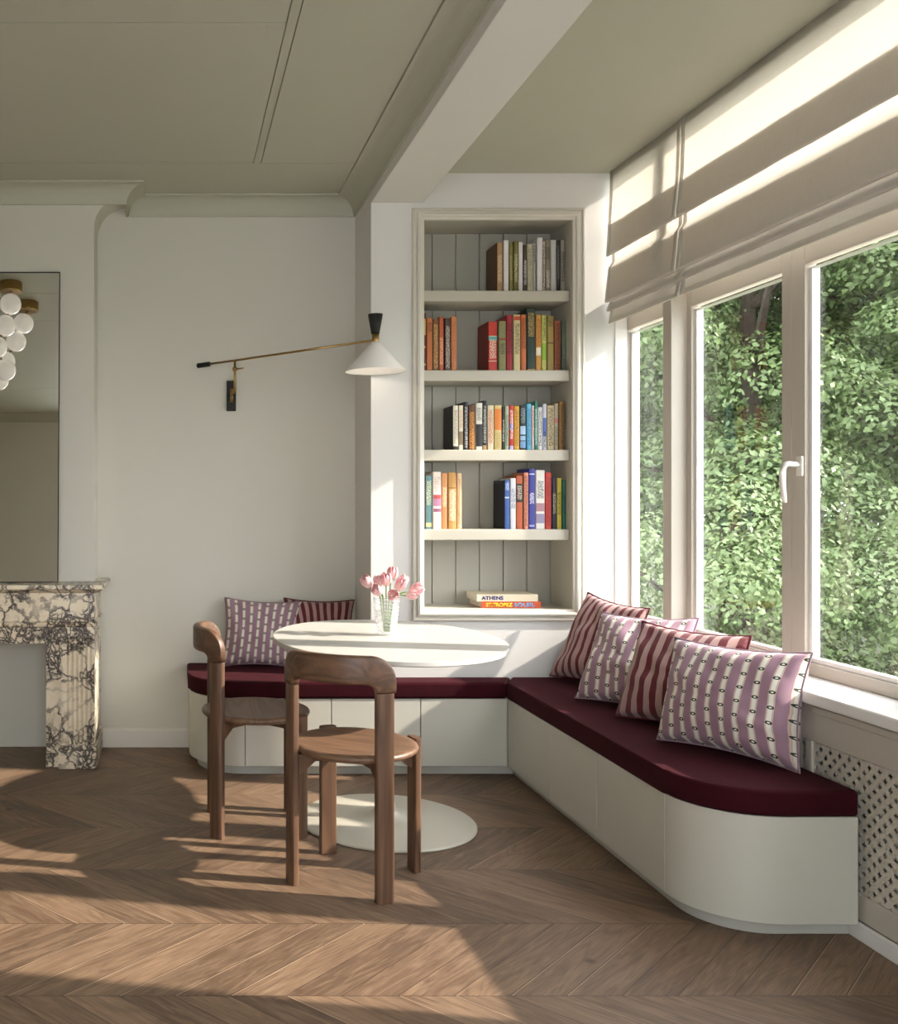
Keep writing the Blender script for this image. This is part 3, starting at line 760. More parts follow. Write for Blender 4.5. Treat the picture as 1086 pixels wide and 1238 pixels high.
  (660, 667.4, 571.4, W_(206, 64, 52), 'red book with dark lettering on the fourth shelf', dict(ink=W_(90, 20, 24), marks=(.05, .92))),
  (668, 673.4, 577.5, W_(44, 48, 66), 'dark navy book between the red and yellow ones, fourth shelf', dict(ink=W_(190, 180, 150), marks=(.3, .7))),
  (673.9, 680, 578, W_(206, 188, 70), 'yellow book with black lettering on the fourth shelf', dict(ink=W_(40, 36, 20), marks=(.28, .72))),
  (680.5, 686, 579.8, W_(28, 108, 88), 'dark teal book at the right end of the fourth shelf', dict(ink=W_(20, 60, 52), marks=(.3, .7)))]),
}
sd = 1
for r, (grp, _, lst) in rows.items():
    for (a, b, yt, col, lab, kw) in lst:
        book(SH[r], a, b, yt, col, lab, grp, seed=sd, **kw); sd += 1

def text_mesh(s, size, depth=.0006):
    cu = bpy.data.curves.new('t', 'FONT'); cu.body = s; cu.size = size; cu.extrude = depth; cu.offset = size * .035; cu.space_character = 1.0
    cu.align_x = 'LEFT'
    o = bpy.data.objects.new('t', cu); COL.objects.link(o)
    dg = bpy.context.evaluated_depsgraph_get(); dg.update()
    me = bpy.data.meshes.new_from_object(o.evaluated_get(dg))
    bpy.data.objects.remove(o); return me
def lying_book(x0, x1, z0, z1, yf, depth, cover, label, titles, page_side='left'):
    t = thing('book', label, 'book', ((x0 + x1) / 2, yf, z0), 0, 'books lying on the bottom shelf')
    w = x1 - x0; h = z1 - z0; c = .0028
    bm = bmesh.new(); pr = [(0, 0), (depth, 0), (depth, c), (c + .002, c), (c + .002, h - c), (depth, h - c), (depth, h), (0, h)]
    sweep_x(bm, pr, -w / 2, w / 2); obj('cover', bm, cover, t, bevel=.0008)
    bm = bmesh.new(); bx(bm, -w / 2 + .003, w / 2 - .003, c + .002, depth - .004, c, h - c); obj('pages', bm, M['pages'], t)
    for s, col, xoff, wid, hh in titles:
        me = text_mesh(s, 1.0, .0)
        xs_ = [v.co.x for v in me.vertices]; ys_ = [v.co.y for v in me.vertices]
        sx = wid / (max(xs_) - min(xs_)); sy = hh / (max(ys_) - min(ys_)); mx, my = min(xs_), min(ys_)
        for v in me.vertices:
            X = (v.co.x - mx) * sx; Z = (v.co.y - my) * sy
            v.co = (X, 0, Z)
        o = link('title_lettering', me, paint('lettering', col, .5, .01), t)
        so = o.modifiers.new('s', 'SOLIDIFY'); so.thickness = .0008; so.offset = 0
        o.location = (-w / 2 + xoff, -.0006, (h - hh) / 2)
        o['label'] = 'lettering reading ' + s
    return t
sb = 1180 / 4.70
lying_book((582 - 210) / sb, (654.4 - 210) / sb, NZ0, NZ0 + .031, 4.70, .20, paint('orange_cover', W_(206, 84, 44), .45), 'orange book reading ST.TROPEZ SOLEIL, lower of the two lying books',
           [('ST.TROPEZ', W_(240, 222, 40), .022, .128, .019), ('SOLEIL', W_(110, 178, 226), .158, .100, .019)])
lying_book((576.5 - 210) / sb, (650.5 - 210) / sb, NZ0 + .0315, NZ0 + .0655, 4.697, .185, paint('cream_cover', W_(222, 208, 180), .5), 'cream book reading ATHENS lying on top of the orange book',
           [('ATHENS', W_(30, 42, 120), .022, .105, .0185)])

# ------------------------------------------------------------------ fireplace
fp = thing('fireplace_surround', 'fireplace surround of cream marble with dark purple veins and fluted pilasters', 'fireplace', (cxm, 4.7, 0))
LF = Vector(fp.location)
def fpp(nm, bm, bev=.003):
    bmesh.ops.translate(bm, verts=bm.verts, vec=-LF); return obj(nm, bm, M['viola'], fp, bevel=bev)
def mir(x): return 2 * cxm - x
bm = bmesh.new()
def shelf_ring(o, z):  # outward offset
    return [(mir(-.335 + o), YB, z), (mir(-.335 + o), 4.615 - o, z), (-.335 + o, 4.615 - o, z), (-.335 + o, YB, z)]
loft(bm, [shelf_ring(-.03, .832), shelf_ring(-.022, .836), shelf_ring(-.012, .842), shelf_ring(0.0, .850), shelf_ring(.006, .852), shelf_ring(.006, .872)])
fpp('mantel_shelf', bm, .002)
bm = bmesh.new(); bx(bm, mir(-.3766), -.3766, 4.645, YB, .694, .832); fpp('frieze', bm)
bm = bmesh.new()
def mr(o, z): return [(mir(-.3766 + o), YB, z), (mir(-.3766 + o), 4.645 - o, z), (-.3766 + o, 4.645 - o, z), (-.3766 + o, YB, z)]
loft(bm, [mr(0, .668), mr(.006, .672), mr(.010, .682), mr(.010, .69), mr(0, .696)])
fpp('moulding', bm, .001)
for sgn in (1, -1):
    f = (lambda x: x) if sgn == 1 else mir
    # inner slip
    a, b = sorted((f(-.609), f(-.534)))
    bm = bmesh.new(); bx(bm, a, b, 4.655, YB - .001 if False else 4.86, 0, .67); fpp('slip', bm, .002)
    # fluted pilaster
    poly = []
    xa, xb = -.534, -.3766
    pts = [(xb, YB), (xb, 4.636)]
    n_fl = 6; fw = .017; gap = .005; x = xb - .012
    for i in range(n_fl):
        for k in range(7):
            a_ = PI * k / 6
            pts.append((x - fw * (1 - math.cos(a_)) / 2, 4.636 + .0065 * math.sin(a_)))
        x -= fw + gap
    pts += [(xa, 4.636), (xa, 4.70), (-.40, 4.70), (-.40, YB)]
    pts = [(f(px), py) for px, py in pts]
    bm = bmesh.new(); prism(bm, pts, .111, .62)
    fpp('fluted_pilaster', bm, 0)
    a, b = sorted((f(-.534), f(-.3766))); bm = bmesh.new(); bx(bm, a, b, 4.634, 4.72, .62, .67); fpp('capital', bm, .002)
    bm = bmesh.new()
    p = [(f(-.546), 4.62), (f(-.3657), 4.62), (f(-.3657), YB), (f(-.395), YB), (f(-.395), 4.71), (f(-.546), 4.71)]
    prism(bm, p, 0, .111); fpp('plinth_block', bm, .002)
bm = bmesh.new(); bx(bm, mir(-.534), -.534, 4.66, 4.86, .588, .67); fpp('lintel', bm, .002)

# mirror leaning on the mantel
al = math.radians(3.0)
mw0, mw1 = mir(-.565), -.565
mt = thing('wall_mirror', 'tall mirror with thin black edge standing on the mantel shelf', 'mirror', (cxm, 4.745, .8725))
hw = (mw1 - mw0) / 2; mh = 1.53
mt.rotation_euler = (-al, 0, 0)
bm = bmesh.new(); bx(bm, -hw, hw, -.001, .0, .004, mh - .004); obj('mirror_glass', bm, M['mirror'], mt)
bm = bmesh.new()
bx(bm, -hw - .004, -hw, -.006, .004, 0, mh); bx(bm, hw, hw + .004, -.006, .004, 0, mh); bx(bm, -hw, hw, -.006, .004, mh - .004, mh); bx(bm, -hw, hw, -.006, .004, 0, .004)
bx(bm, -hw, hw, .0005, .004, .004, mh - .004)
obj('black_edge', bm, M['black'], mt)

# globe chandeliers (seen in the mirror)
def sphere(bm, c, r, n=24):
    lathe(bm, [(max(r * math.sin(PI * k / 16), .0004), -r * math.cos(PI * k / 16)) for k in range(17)], n, c)
def chandelier(loc, offs, label):
    t = thing('globe_chandelier', label, 'ceiling light', loc, group='opal globe ceiling lights')
    bm = bmesh.new(); lathe(bm, [(.070, 0), (.072, -.004), (.072, -.055), (.066, -.064), (.001, -.064)], 32); obj('ceiling_mount', bm, M['brass'], t, smooth=False, bevel=.001)
    prev = Vector((0, 0, -.05))
    for (x, y, z) in offs:
        p = Vector((x, y, z))
        bm = bmesh.new(); tube(bm, [prev, p], .007, 8); obj('brass_joint', bm, M['brass'], t, smooth=True)
        bm = bmesh.new(); sphere(bm, (0, 0, 0), .069); g_ = obj('glass_globe', bm, M['globe'], t, smooth=True); g_.location = p
        prev = p
    return t
chandelier((-1.05, 3.39, CZ - .004), [(0, 0, -.142), (-.032, 0, -.285), (-.08, .02, -.43), (-.03, -.02, -.57)], 'opal globe ceiling light with brass mount, the nearer one in the mirror')
chandelier((-1.0, 2.975, CZ - .004), [(-.03, 0, -.15), (-.078, 0, -.277), (-.15, 0, -.415), (-.19, .02, -.55)], 'opal globe ceiling light with brass mount, the farther one in the mirror')

# ------------------------------------------------------------------ bench
def arc(cx, cy, r, a0, a1, n=12):
    return [(cx + r * math.cos(a0 + (a1 - a0) * k / n), cy + r * math.sin(a0 + (a1 - a0) * k / n)) for k in range(n + 1)]
def bench_front(o=0.0, n=14):   # o>0 insets
    p = [(.077 + o, YB - .002), (.077 + o, 4.75)]
    p += arc(.327, 4.75, .25 - o, PI, 1.5 * PI, n)
    p += [(1.54 + o * .0 + o, 4.50 + o)] if False else []
    p += [(1.54 + o, 4.50 + o), (1.54 + o, 3.06)]
    p += arc(1.77, 3.06, .23 - o, PI, 1.5 * PI, n)
    p += [(1.985 - o, 2.83 + o)]
    return p
def bench_poly(o=0.0, xr=None):
    xr = 1.985 - o if xr is None else xr
    f = bench_front(o); f[-1] = (xr, 2.83 + o)
    return f + [(xr, YA - .003), (XP - .003, YA - .003), (XP - .003, YB - .002)]
bn = thing('corner_bench', 'built-in L-shaped corner bench with rounded ends and plain off-white doors', 'bench', (1.54, 4.5, 0))
LN = Vector(bn.location)
def bpart(nm, bm, m, bev=.002):
    bmesh.ops.translate(bm, verts=bm.verts, vec=-LN); return obj(nm, bm, m, bn, bevel=bev)
bpart('plinth', prism(bmesh.new(), bench_poly(.040, 1.984), 0, .046), M['bench_shaded'])
bpart('carcass', prism(bmesh.new(), bench_poly(.019, 1.984), .046, .357), M['bench'])
def ribbon(pts, z0, z1, th):
    """vertical panel following pts; th to the left side"""
    rings = []
    P = [Vector((x, y, 0)) for x, y in pts]
    for i, p in enumerate(P):
        t = (P[min(i + 1, len(P) - 1)] - P[max(0, i - 1)]).normalized()
        nrm = Vector((-t.y, t.x, 0))
        q = p + nrm * th
        rings.append([(p.x, p.y, z0), (p.x, p.y, z1), (q.x, q.y, z1), (q.x, q.y, z0)])
    return loft(bmesh.new(), rings)
g = .0018
curve1 = [(.077, YB - .004), (.077, 4.9)] + arc(.327, 4.75, .25, PI, 1.5 * PI, 16)
bpart('door_panel', ribbon(curve1, .046, .357, .018), M['bench'], .0012)
xs = [.327 + g, .7275, 1.139, 1.54]
for a, b in zip(xs[:-1], xs[1:]): bpart('door_panel', ribbon([(a + g, 4.50), (b - g, 4.50)], .046, .357, .018), M['bench'])
ys = [4.50, 4.012, 3.55, 3.06]
for i, (a, b) in enumerate(zip(ys[:-1], ys[1:])): bpart('door_panel', ribbon([(1.54, a - g - (.002 if i == 0 else 0)), (1.54, b + g)], .046, .357, .018), M['bench'])
curve2 = arc(1.77, 3.06 - g, .23 - 0, PI, 1.5 * PI, 40) + [(1.984, 2.83 - g)]
bpart('end_panel', ribbon(curve2, .046, .357, .018), M['bench'], .0012)

def cushion(nm, poly, label):
    bm = bmesh.new()
    vs = [bm.verts.new((x, y, .3585)) for x, y in poly]; f = bm.faces.new(vs)
    r = bmesh.ops.extrude_face_region(bm, geom=[f])
    bmesh.ops.translate(bm, verts=[v for v in r['geom'] if isinstance(v, bmesh.types.BMVert)], vec=(0, 0, .0765))
    c = sum((Vector((x, y, 0)) for x, y in poly), Vector()) / len(poly); c.z = .3585
    bmesh.ops.translate(bm, verts=bm.verts, vec=-c)
    o = obj(nm, bm, M['velvet'], None, bevel=.016, seg=4, angle=30); o.location = c
    tag(o, label, 'cushion'); return o
o_ = -.008
back = [(.077 + o_, YB - .004), (.077 + o_, 4.75)] + arc(.327, 4.75, .25 - o_, PI, 1.5 * PI, 16) + [(1.528, 4.492), (1.60, YA - .004), (XP - .004, YA - .004), (XP - .004, YB - .004)]
cushion('seat_cushion', back, 'long burgundy velvet seat cushion on the back run of the bench')
side = [(1.532, 4.488), (1.532, 3.06)] + arc(1.77, 3.06, .238, PI, 1.5 * PI, 18) + [(1.984, 2.822), (1.984, YA - .004), (1.604, YA - .004)]
cushion('seat_cushion', side, 'burgundy velvet seat cushion with rounded front end on the bench under the window')

# ------------------------------------------------------------------ pillows
def pillow(BL, BR, TR, TL, T, mat, label, seed=0, group='scatter pillows', flip=1, pipe_m=None, sag=.0):
    BL, BR, TR, TL = map(Vector, (BL, BR, TR, TL))
    NU, NV = 34, 26
    nrm = (BR - BL).cross(TL - BL).normalized()   # towards viewer for BL->BR, up
    c = (BL + BR + TR + TL) / 4; base = Vector((c.x, c.y, min(BL.z, BR.z)))
    me = bpy.data.meshes.new('throw_pillow'); bm = bmesh.new(); uvl = bm.loops.layers.uv.new('UVMap')
    def P(i, j, side):
        u = i / NU; v = j / NV; U = 2 * u - 1; V = 2 * v - 1
        pin = .10
        u2 = .5 + .5 * U * (1 - pin * (1 - V * V) ** 1.0)
        v2 = .5 + .5 * V * (1 - pin * (1 - U * U) ** 1.0)
        p = BL.lerp(BR, u2).lerp(TL.lerp(TR, u2), v2)
        t = T / 2 * (max(0, (1 - U ** 2)) ** .42) * (max(0, (1 - V ** 2)) ** .42)
        t *= 1 + .10 * (-V)
        w = noise.noise(Vector((u * 4 + seed * 3.1, v * 4, side * 2.0))) * .018 + noise.noise(Vector((u * 9 + seed, v * 9, side))) * .008
        e = min(1, 6 * (1 - abs(U))) * min(1, 6 * (1 - abs(V)))
        return p + nrm * side * (t + w * e) - base
    grid = {}
    for sd_ in (1, -1):
        for i in range(NU + 1):
            for j in range(NV + 1):
                edge = i in (0, NU) or j in (0, NV)
                key = (i, j, 0 if edge else sd_)
                if key not in grid: grid[key] = bm.verts.new(P(i, j, sd_))
    for sd_ in (1, -1):
        for i in range(NU):
            for j in range(NV):
                q = [(i, j), (i + 1, j), (i + 1, j + 1), (i, j + 1)]
                if sd_ == -1: q = q[::-1]
                vs = [grid[(a, b, 0 if (a in (0, NU) or b in (0, NV)) else sd_)] for a, b in q]
                f = bm.faces.new(vs)
                for l, (a, b) in zip(f.loops, q): l[uvl].uv = (a / NU, b / NV)
    bm.to_mesh(me)
    ring = [grid[(i, 0, 0)].co.copy() for i in range(NU)] + [grid[(NU, j, 0)].co.copy() for j in range(NV)] + [grid[(i, NV, 0)].co.copy() for i in range(NU, 0, -1)] + [grid[(0, j, 0)].co.copy() for j in range(NV, 0, -1)]
    bm.free()
    o = link('throw_pillow', me, mat, None, smooth=True); o.location = base
    tag(o, label, 'pillow', group)
    bm = bmesh.new()
    rings = []; nR = len(ring)
    for i, p in enumerate(ring):
        t = (ring[(i + 1) % nR] - ring[i - 1]).normalized(); a = t.cross(nrm).normalized()
        rings.append([p + .0035 * (a * math.cos(q) + nrm * math.sin(q)) for q in (0, PI / 3, 2 * PI / 3, PI, 4 * PI / 3, 5 * PI / 3)])
    rings.append(rings[0]); loft(bm, rings, caps=False); bmesh.ops.remove_doubles(bm, verts=bm.verts, dist=1e-6)
    obj('piping', bm, pipe_m, o, smooth=True)
    return o
redp = paint('burgundy_piping', W_(96, 22, 32), .8, .05, 30); maup = paint('mauve_piping', W_(150, 122, 134), .8, .08, 40)
Zc = .437
def ab(c, d): return tuple(a + b for a, b in zip(c, d))
# window bench, far to near
pillow((1.76, 4.565, .452), (1.95, 4.19, Zc), (2.085, 4.27, .80), (1.945, 4.58, .842), .17, stripe_mat('burgundy_pink_stripe_a', 9.5, .2, .40), 'burgundy and pink striped pillow nearest the bookcase, farthest of the four by the window', 1, pipe_m=redp)
pillow((1.700, 4.13, Zc), (1.93, 3.69, Zc), (2.10, 3.90, .803), (1.835, 4.185, .795), .18, eye_mat('mauve_eye_stripe_a', 9, 7, .3), 'mauve pillow with cream eye-patterned stripes between the two burgundy striped pillows by the window', 2, pipe_m=maup)
pillow((1.712, 3.79, Zc), (1.945, 3.34, Zc), (2.085, 3.52, .785), (1.84, 3.83, .800), .19, stripe_mat('burgundy_pink_stripe_b', 8.5, .0, .5), 'burgundy and pink striped pillow behind the nearest mauve one by the window', 3, pipe_m=redp)
pillow((1.693, 3.42, Zc), (1.925, 3.0, Zc), (2.005, 3.06, .797), (1.785, 3.475, .787), .23, eye_mat('mauve_eye_stripe_b', 9.5, 7.5, .0), 'large mauve pillow with cream eye-patterned stripes nearest the rounded end of the bench', 4, pipe_m=maup)
# back bench
pillow((.235, 4.905, Zc), (.60, 4.875, Zc), (.655, 4.985, .755), (.262, 5.0, .775), .13, eye_mat('mauve_eye_stripe_c', 9.5, 6.5, .1), 'mauve eye-patterned pillow on the back bench behind the left chair', 5, pipe_m=maup)
pillow((.60, 4.93, Zc), (.90, 4.93, Zc), (.925, 5.0, .762), (.565, 5.005, .772), .10, stripe_mat('burgundy_pink_stripe_c', 9, .1, .5), 'burgundy and pink striped pillow on the back bench, half hidden behind the table', 6, pipe_m=redp)

# ------------------------------------------------------------------ table
tb = thing('pedestal_table', 'oval travertine-topped pedestal table with round cream metal foot', 'table', (.842, 3.863, 0))
bm = bmesh.new()
TR_ = .446; TS = .575 / .446
lathe(bm, [(.001, .709), (TR_ - .012, .709), (TR_ - .003, .711), (TR_, .714), (TR_, .729), (TR_ - .003, .731), (.001, .731)], 96, (0, 0, 0), sx=1, sy=TS)
obj('table_top', bm, M['travertine'], tb, bevel=.001)
bm = bmesh.new(); lathe(bm, [(.001, 0), (.340, 0), (.345, .003), (.345, .008), (.337, .011), (.16, .018), (.07, .032), (.040, .055), (.028, .10), (.021, .3), (.021, .6), (.030, .68), (.001, .70)], 72)
obj('pedestal', bm, M['cream_metal'], tb, smooth=True)
bm = bmesh.new(); lathe(bm, [(.001, .695), (.16, .695), (.165, .699), (.165, .7088), (.001, .7088)], 48, sy=1.2); obj('top_plate', bm, M['cream_metal'], tb)

# ------------------------------------------------------------------ vase and tulips
VX, VY, VZ = .857, 3.93, .7315
bm = bmesh.new()
outer = []
for k in range(10):
    z0 = .006 + k * .0142; r0 = .034 + (.050 - .034) * (k / 9) ** .9
    outer += [(r0, z0), (r0 + .003, z0 + .0025), (r0 + .0035, z0 + .009), (r0 + .001, z0 + .012)]
prof = [(.001, 0), (.030, 0), (.034, .003)] + outer + [(.053, .150), (.053, .152), (.050, .152), (.048, .148), (.031, .012), (.001, .010)]
lathe(bm, prof, 48)
v_ = obj('flower_vase', bm, M['vase'], None, smooth=True); v_.location = (VX, VY, VZ)
tag(v_, 'clear ribbed glass vase of tulips on the oval table', 'vase')
def tulip(head, lean, label, size=1.0, op=0.0):
    hx, hy, hz = head
    t = thing('tulip', label, 'tulip', (VX + hx * .12, VY + hy * .12, VZ + .014), group='pink tulips in the vase')
    L = Vector(t.location)
    H = Vector((VX + hx * .94, VY + hy, VZ + hz - .012)) - L
    bm = bmesh.new()
    a = Vector((-hx * .5 * .4, -hy * .5 * .4, 0)); 
    rim = Vector((VX + max(-.026, min(.026, hx * .5)), VY + max(-.026, min(.026, hy * .5)), VZ + .155)) - L
    mid = rim.lerp(H, .55) + Vector((0, 0, .006))
    tube(bm, [Vector((0, 0, 0)), rim * .5, rim, mid, H], [.0022, .0022, .0024, .0026, .0028], 8)
    obj('stem', bm, M['stem'], t, smooth=True)
    d = Vector((lean[0], lean[1], lean[2])).normalized()
    rot = d.to_track_quat('Z', 'Y')
    bm = bmesh.new()
    for k in range(6):
        inner = k % 2; a0 = 2 * PI * k / 6
        R = (.0165 if not inner else .0145) * size; Ht = (.040 - .002 * inner) * size
        rr = []
        for j in range(9):
            s = j / 8; wv = math.sin(PI * min(1, s * .92 + .06)) ** .6 * .95
            rad = R * (math.sin(PI * (.12 + .68 * s)) ** .8) + op * .012 * s * s
            rr.append([(rad * (1 + (.04 if abs(q) < .5 else 0)) * math.cos(a0 + q * wv * .72), rad * math.sin(a0 + q * wv * .72), Ht * s - (.002 * abs(q) * s)) for q in (-1, -.5, 0, .5, 1)])
        V = [[bm.verts.new(p) for p in r] for r in rr]
        for A, B in zip(V[:-1], V[1:]):
            for i in range(4): bm.faces.new((A[i], A[i + 1], B[i + 1], B[i]))
    o = obj('petals', bm, M['petal'], t, smooth=True); so = o.modifiers.new('s', 'SOLIDIFY'); so.thickness = .0014
    o.location = H; o.rotation_euler = rot.to_euler()
s3 = 300.0
TUL = [((-.070, .0, .205), (-.6, -.2, .9), 'pink and white striped tulip drooping out farthest left', 1.1, .3),
       ((-.004, -.01, .212), (-.1, -.3, 1), 'pale pink tulip head upright at the middle of the bunch', 1.15, 0),
       ((.026, .02, .232), (.15, 0, 1), 'pink tulip standing highest in the bunch', 1.15, 0),
       ((-.036, -.025, .178), (-.5, -.5, .7), 'deep pink tulip hanging low at the left over the vase rim', 1.05, .2),
       ((.014, -.035, .165), (.0, -.9, .5), 'pink and white tulip hanging low at the front over the vase rim', 1.05, .3),
       ((.044, -.012, .195), (.4, -.3, .8), 'rose pink tulip just right of the middle of the bunch', 1.1, .1),
       ((.066, .016, .210), (.5, .2, .9), 'dark rose tulip between the middle and the far right one', 1.0, 0),
       ((.100, -.006, .186), (.9, -.2, .45), 'pale pink tulip leaning out farthest right', 1.2, 0),
       ((.078, -.03, .172), (.8, -.4, .2), 'small pink tulip below the farthest right one', .95, .1),
       ((-.022, .03, .205), (-.2, .3, 1), 'deep red-pink tulip at the back left of the bunch', 1.0, 0)]
for a in TUL: tulip(a[0], a[1], a[2], a[3] * 1.22, a[4])

# ------------------------------------------------------------------ chairs
RL = .226
def make_chair(label):
    t = thing('dining_chair', label, 'chair', group='walnut dining chairs with curved backs')
    def slab(ang, z0, z1):
        c, s = math.cos(ang), math.sin(ang)
        w, th = .031, .015
        ring = []
        sec = [(-th, -w + .006), (-th, w - .006), (-th + .004, w), (th - .010, w), (th - .002, w - .010), (th, w - .020), (th, -w + .020), (th - .002, -w + .010), (th - .010, -w), (-th + .004, -w)]
        def tr(p, z):
            r = RL + p[0]; return (r * c - p[1] * s, r * s + p[1] * c, z)
        b = bmesh.new(); loft(b, [[tr(p, z0) for p in sec], [tr(p, z1) for p in sec]]); return b
    for a in (.75 * PI, 1.25 * PI): obj('leg', slab(a, 0, .664), M['walnut'], t, bevel=.0015, seg=1)
    for a in (.25 * PI, -.25 * PI): obj('leg', slab(a, 0, .4605), M['walnut'], t, bevel=.002, seg=1)
    # seat disc, slightly dished
    bm = bmesh.new(); R = .2125
    lathe(bm, [(.001, .430), (R - .03, .430), (R - .012, .434), (R - .003, .441), (R, .448), (R - .003, .455), (R - .012, .459), (R - .03, .4575), (R * .6, .4535), (R * .3, .452), (.001, .4515)], 72)
    obj('seat', bm, M['walnut_seat'], t, smooth=True)
    # cross rails below the seat
    for a in (.25 * PI, .75 * PI):
        c, s = math.cos(a), math.sin(a); b = bmesh.new()
        prof = [(-RL + .014, .355), (-RL + .014, .4298), (RL - .014, .4298), (RL - .014, .355), (RL - .03, .362), (RL - .08, .402), (-RL + .08, .402), (-RL + .03, .362)]
        loft(b, [[(p * c - q * s, p * s + q * c, z) for p, z in prof] for q in (-.012, .012)])
        obj('cross_rail', b, M['walnut'], t, bevel=.002, seg=1)
    # curved back
    b = bmesh.new(); U = RL * PI / 4; E = U + .031
    def top(u):
        a = E - abs(u); r = .078
        return .781 - (0 if a > r else (r - math.sqrt(max(0, r * r - (r - a) ** 2)))) * .92 + .004 * (1 - (u / E) ** 2)
    def bot(u):
        a = abs(u); i0 = U - .031; r = .040
        if a >= i0: return .6645
        d = i0 - a
        k = 1 if d >= r else math.sqrt(max(0, 1 - (1 - d / r) ** 2))
        return .6645 + .029 * k
    us = []; n = 72
    for i in range(n + 1):
        us.append(-E * math.cos(PI * i / n))
    rings = []
    for u in us:
        z0, z1 = bot(u), top(u); a = PI + u / RL; hz = (z1 - z0) / 2; zm = (z0 + z1) / 2; r_ = []
        for k in range(20):
            q = 2 * PI * k / 20; e = .35
            cx = math.copysign(abs(math.cos(q)) ** e, math.cos(q)) * .0165; cz = math.copysign(abs(math.sin(q)) ** e, math.sin(q)) * hz
            if cz < 0 and abs(u) > U - .031: pass
            rr = RL + cx + .004 * (1 - (u / E) ** 2)
            r_.append((rr * math.cos(a), rr * math.sin(a), zm + cz))
        rings.append(r_)
    loft(b, rings); o = obj('backrest', b, M['walnut_back'], t, smooth=True)
    return t
ch = make_chair('walnut chair with curved back in front of the table, seen from behind')
ch2 = copy_tree(ch); ch2['label'] = 'walnut chair with curved back at the left of the table, seen side on'
ch.location = (.6127, 3.310, 0); ch.rotation_euler = (0, 0, math.radians(59.4))
ch2.location = (.3225, 3.843, 0); ch2.rotation_euler = (0, 0, 0)

# ------------------------------------------------------------------ wall lamp
lp = thing('wall_lamp', 'brass swing-arm wall lamp with white cone shade and black counterweight on back wall', 'lamp', (.297, YB, 1.81))
LL = Vector(lp.location)
def lpp(nm, bm, m, smooth=True, bev=0):
    bmesh.ops.translate(bm, verts=bm.verts, vec=-LL); return obj(nm, bm, m, lp, smooth=smooth, bevel=bev)
lpp('wall_plate', bx(bmesh.new(), .273, .321, YB - .02, YB - .0005, 1.732, 1.888), M['black'], False, .002)
bm = bmesh.new(); tube(bm, [(.297, YB - .03, 1.775), (.297, YB - .03, 1.845)], .009); tube(bm, [(.297, YB - .03, 1.81), (.305, 4.86, 1.812)], .006)
tube(bm, [(.305, 4.86, 1.805), (.305, 4.86, 1.968)], .0065)
lpp('bracket', bm, M['brass'])
bm = bmesh.new(); tube(bm, [(.305, 4.86, 1.918), (.305, 4.86, 1.934)], .012); tube(bm, [(.305, 4.86, 1.926), (.345, 4.83, 1.926)], .004); lpp('tightening_knob', bm, M['brass']).parent = next(c for c in lp.children if c.name.startswith('bracket'))
Pp = Vector((.305, 4.86, 1.969)); Pe = Vector((.911, 4.48, 2.006)); dv = (Pe - Pp)
Pl = Pp - dv * .20
bm = bmesh.new(); tube(bm, [Pl, Pe], .0055); lpp('arm', bm, M['brass'])
bm = bmesh.new(); tube(bm, [Pl - dv * .105, Pl - dv * .10, Pl - dv * .005, Pl], [.008, .0125, .0125, .010], 16); lpp('counterweight', bm, M['black'])
HC = Vector((.926, 4.48, 0))
bm = bmesh.new(); lathe(bm, [(.001, 1.998), (.016, 1.998), (.017, 2.002), (.017, 2.036), (.001, 2.04)], 24, HC); lpp('brass_joint', bm, M['brass'])
bm = bmesh.new(); lathe(bm, [(.001, 2.036), (.018, 2.036), (.034, 2.126), (.032, 2.127), (.016, 2.045), (.001, 2.045)], 32, HC); lpp('black_cone', bm, M['black'], True)
bm = bmesh.new(); lathe(bm, [(.012, 2.0), (.018, 2.0), (.022, 1.992), (.137, 1.866), (.136, 1.864), (.134, 1.866), (.020, 1.988), (.012, 1.990)], 64, HC, cap=False); lpp('lamp_shade', bm, M['enamel'], True)
bm = bmesh.new(); sphere(bm, (HC.x, HC.y, 1.925), .026, 16); lpp('bulb', bm, M['bulb']).parent = next(c for c in lp.children if c.name.startswith('lamp_shade'))

# ------------------------------------------------------------------ outside
GZ = -.9
struct(box('ground', 2.46, 45, -30, 50, GZ - .2, GZ, M['grass']))
rng = random.Random(11)
def leaf_cloud(clumps, per, size, rr):
    verts = []; faces = []
    for (cx, cy, cz, R) in clumps:
        for _ in range(per):
            th = rr.uniform(0, 2 * PI); ph = math.acos(rr.uniform(-.35, 1)); rad = R * rr.uniform(.72, 1.08)
            d = Vector((math.sin(ph) * math.cos(th), math.sin(ph) * math.sin(th), math.cos(ph)))
            p = Vector((cx, cy, cz)) + Vector((d.x * rad, d.y * rad, d.z * rad * .8))
            nrm = (d + Vector((rr.gauss(0, .5), rr.gauss(0, .5), rr.gauss(.35, .5)))).normalized()
            t = nrm.cross(Vector((rr.gauss(0, 1), rr.gauss(0, 1), rr.gauss(0, 1)))).normalized(); b = nrm.cross(t)
            s = size * rr.uniform(.6, 1.25); i = len(verts)
            bend = nrm * (-s * .18)
            verts += [p - t * s * .5, p - t * s * .1 + b * s * .30 + bend * .3, p + t * s * .55 + bend, p - t * s * .1 - b * s * .30 + bend * .3]
            faces += [(i, i + 1, i + 2), (i, i + 2, i + 3)]
    me = bpy.data.meshes.new('foliage'); me.from_pydata([tuple(v) for v in verts], [], faces); me.update(); return me
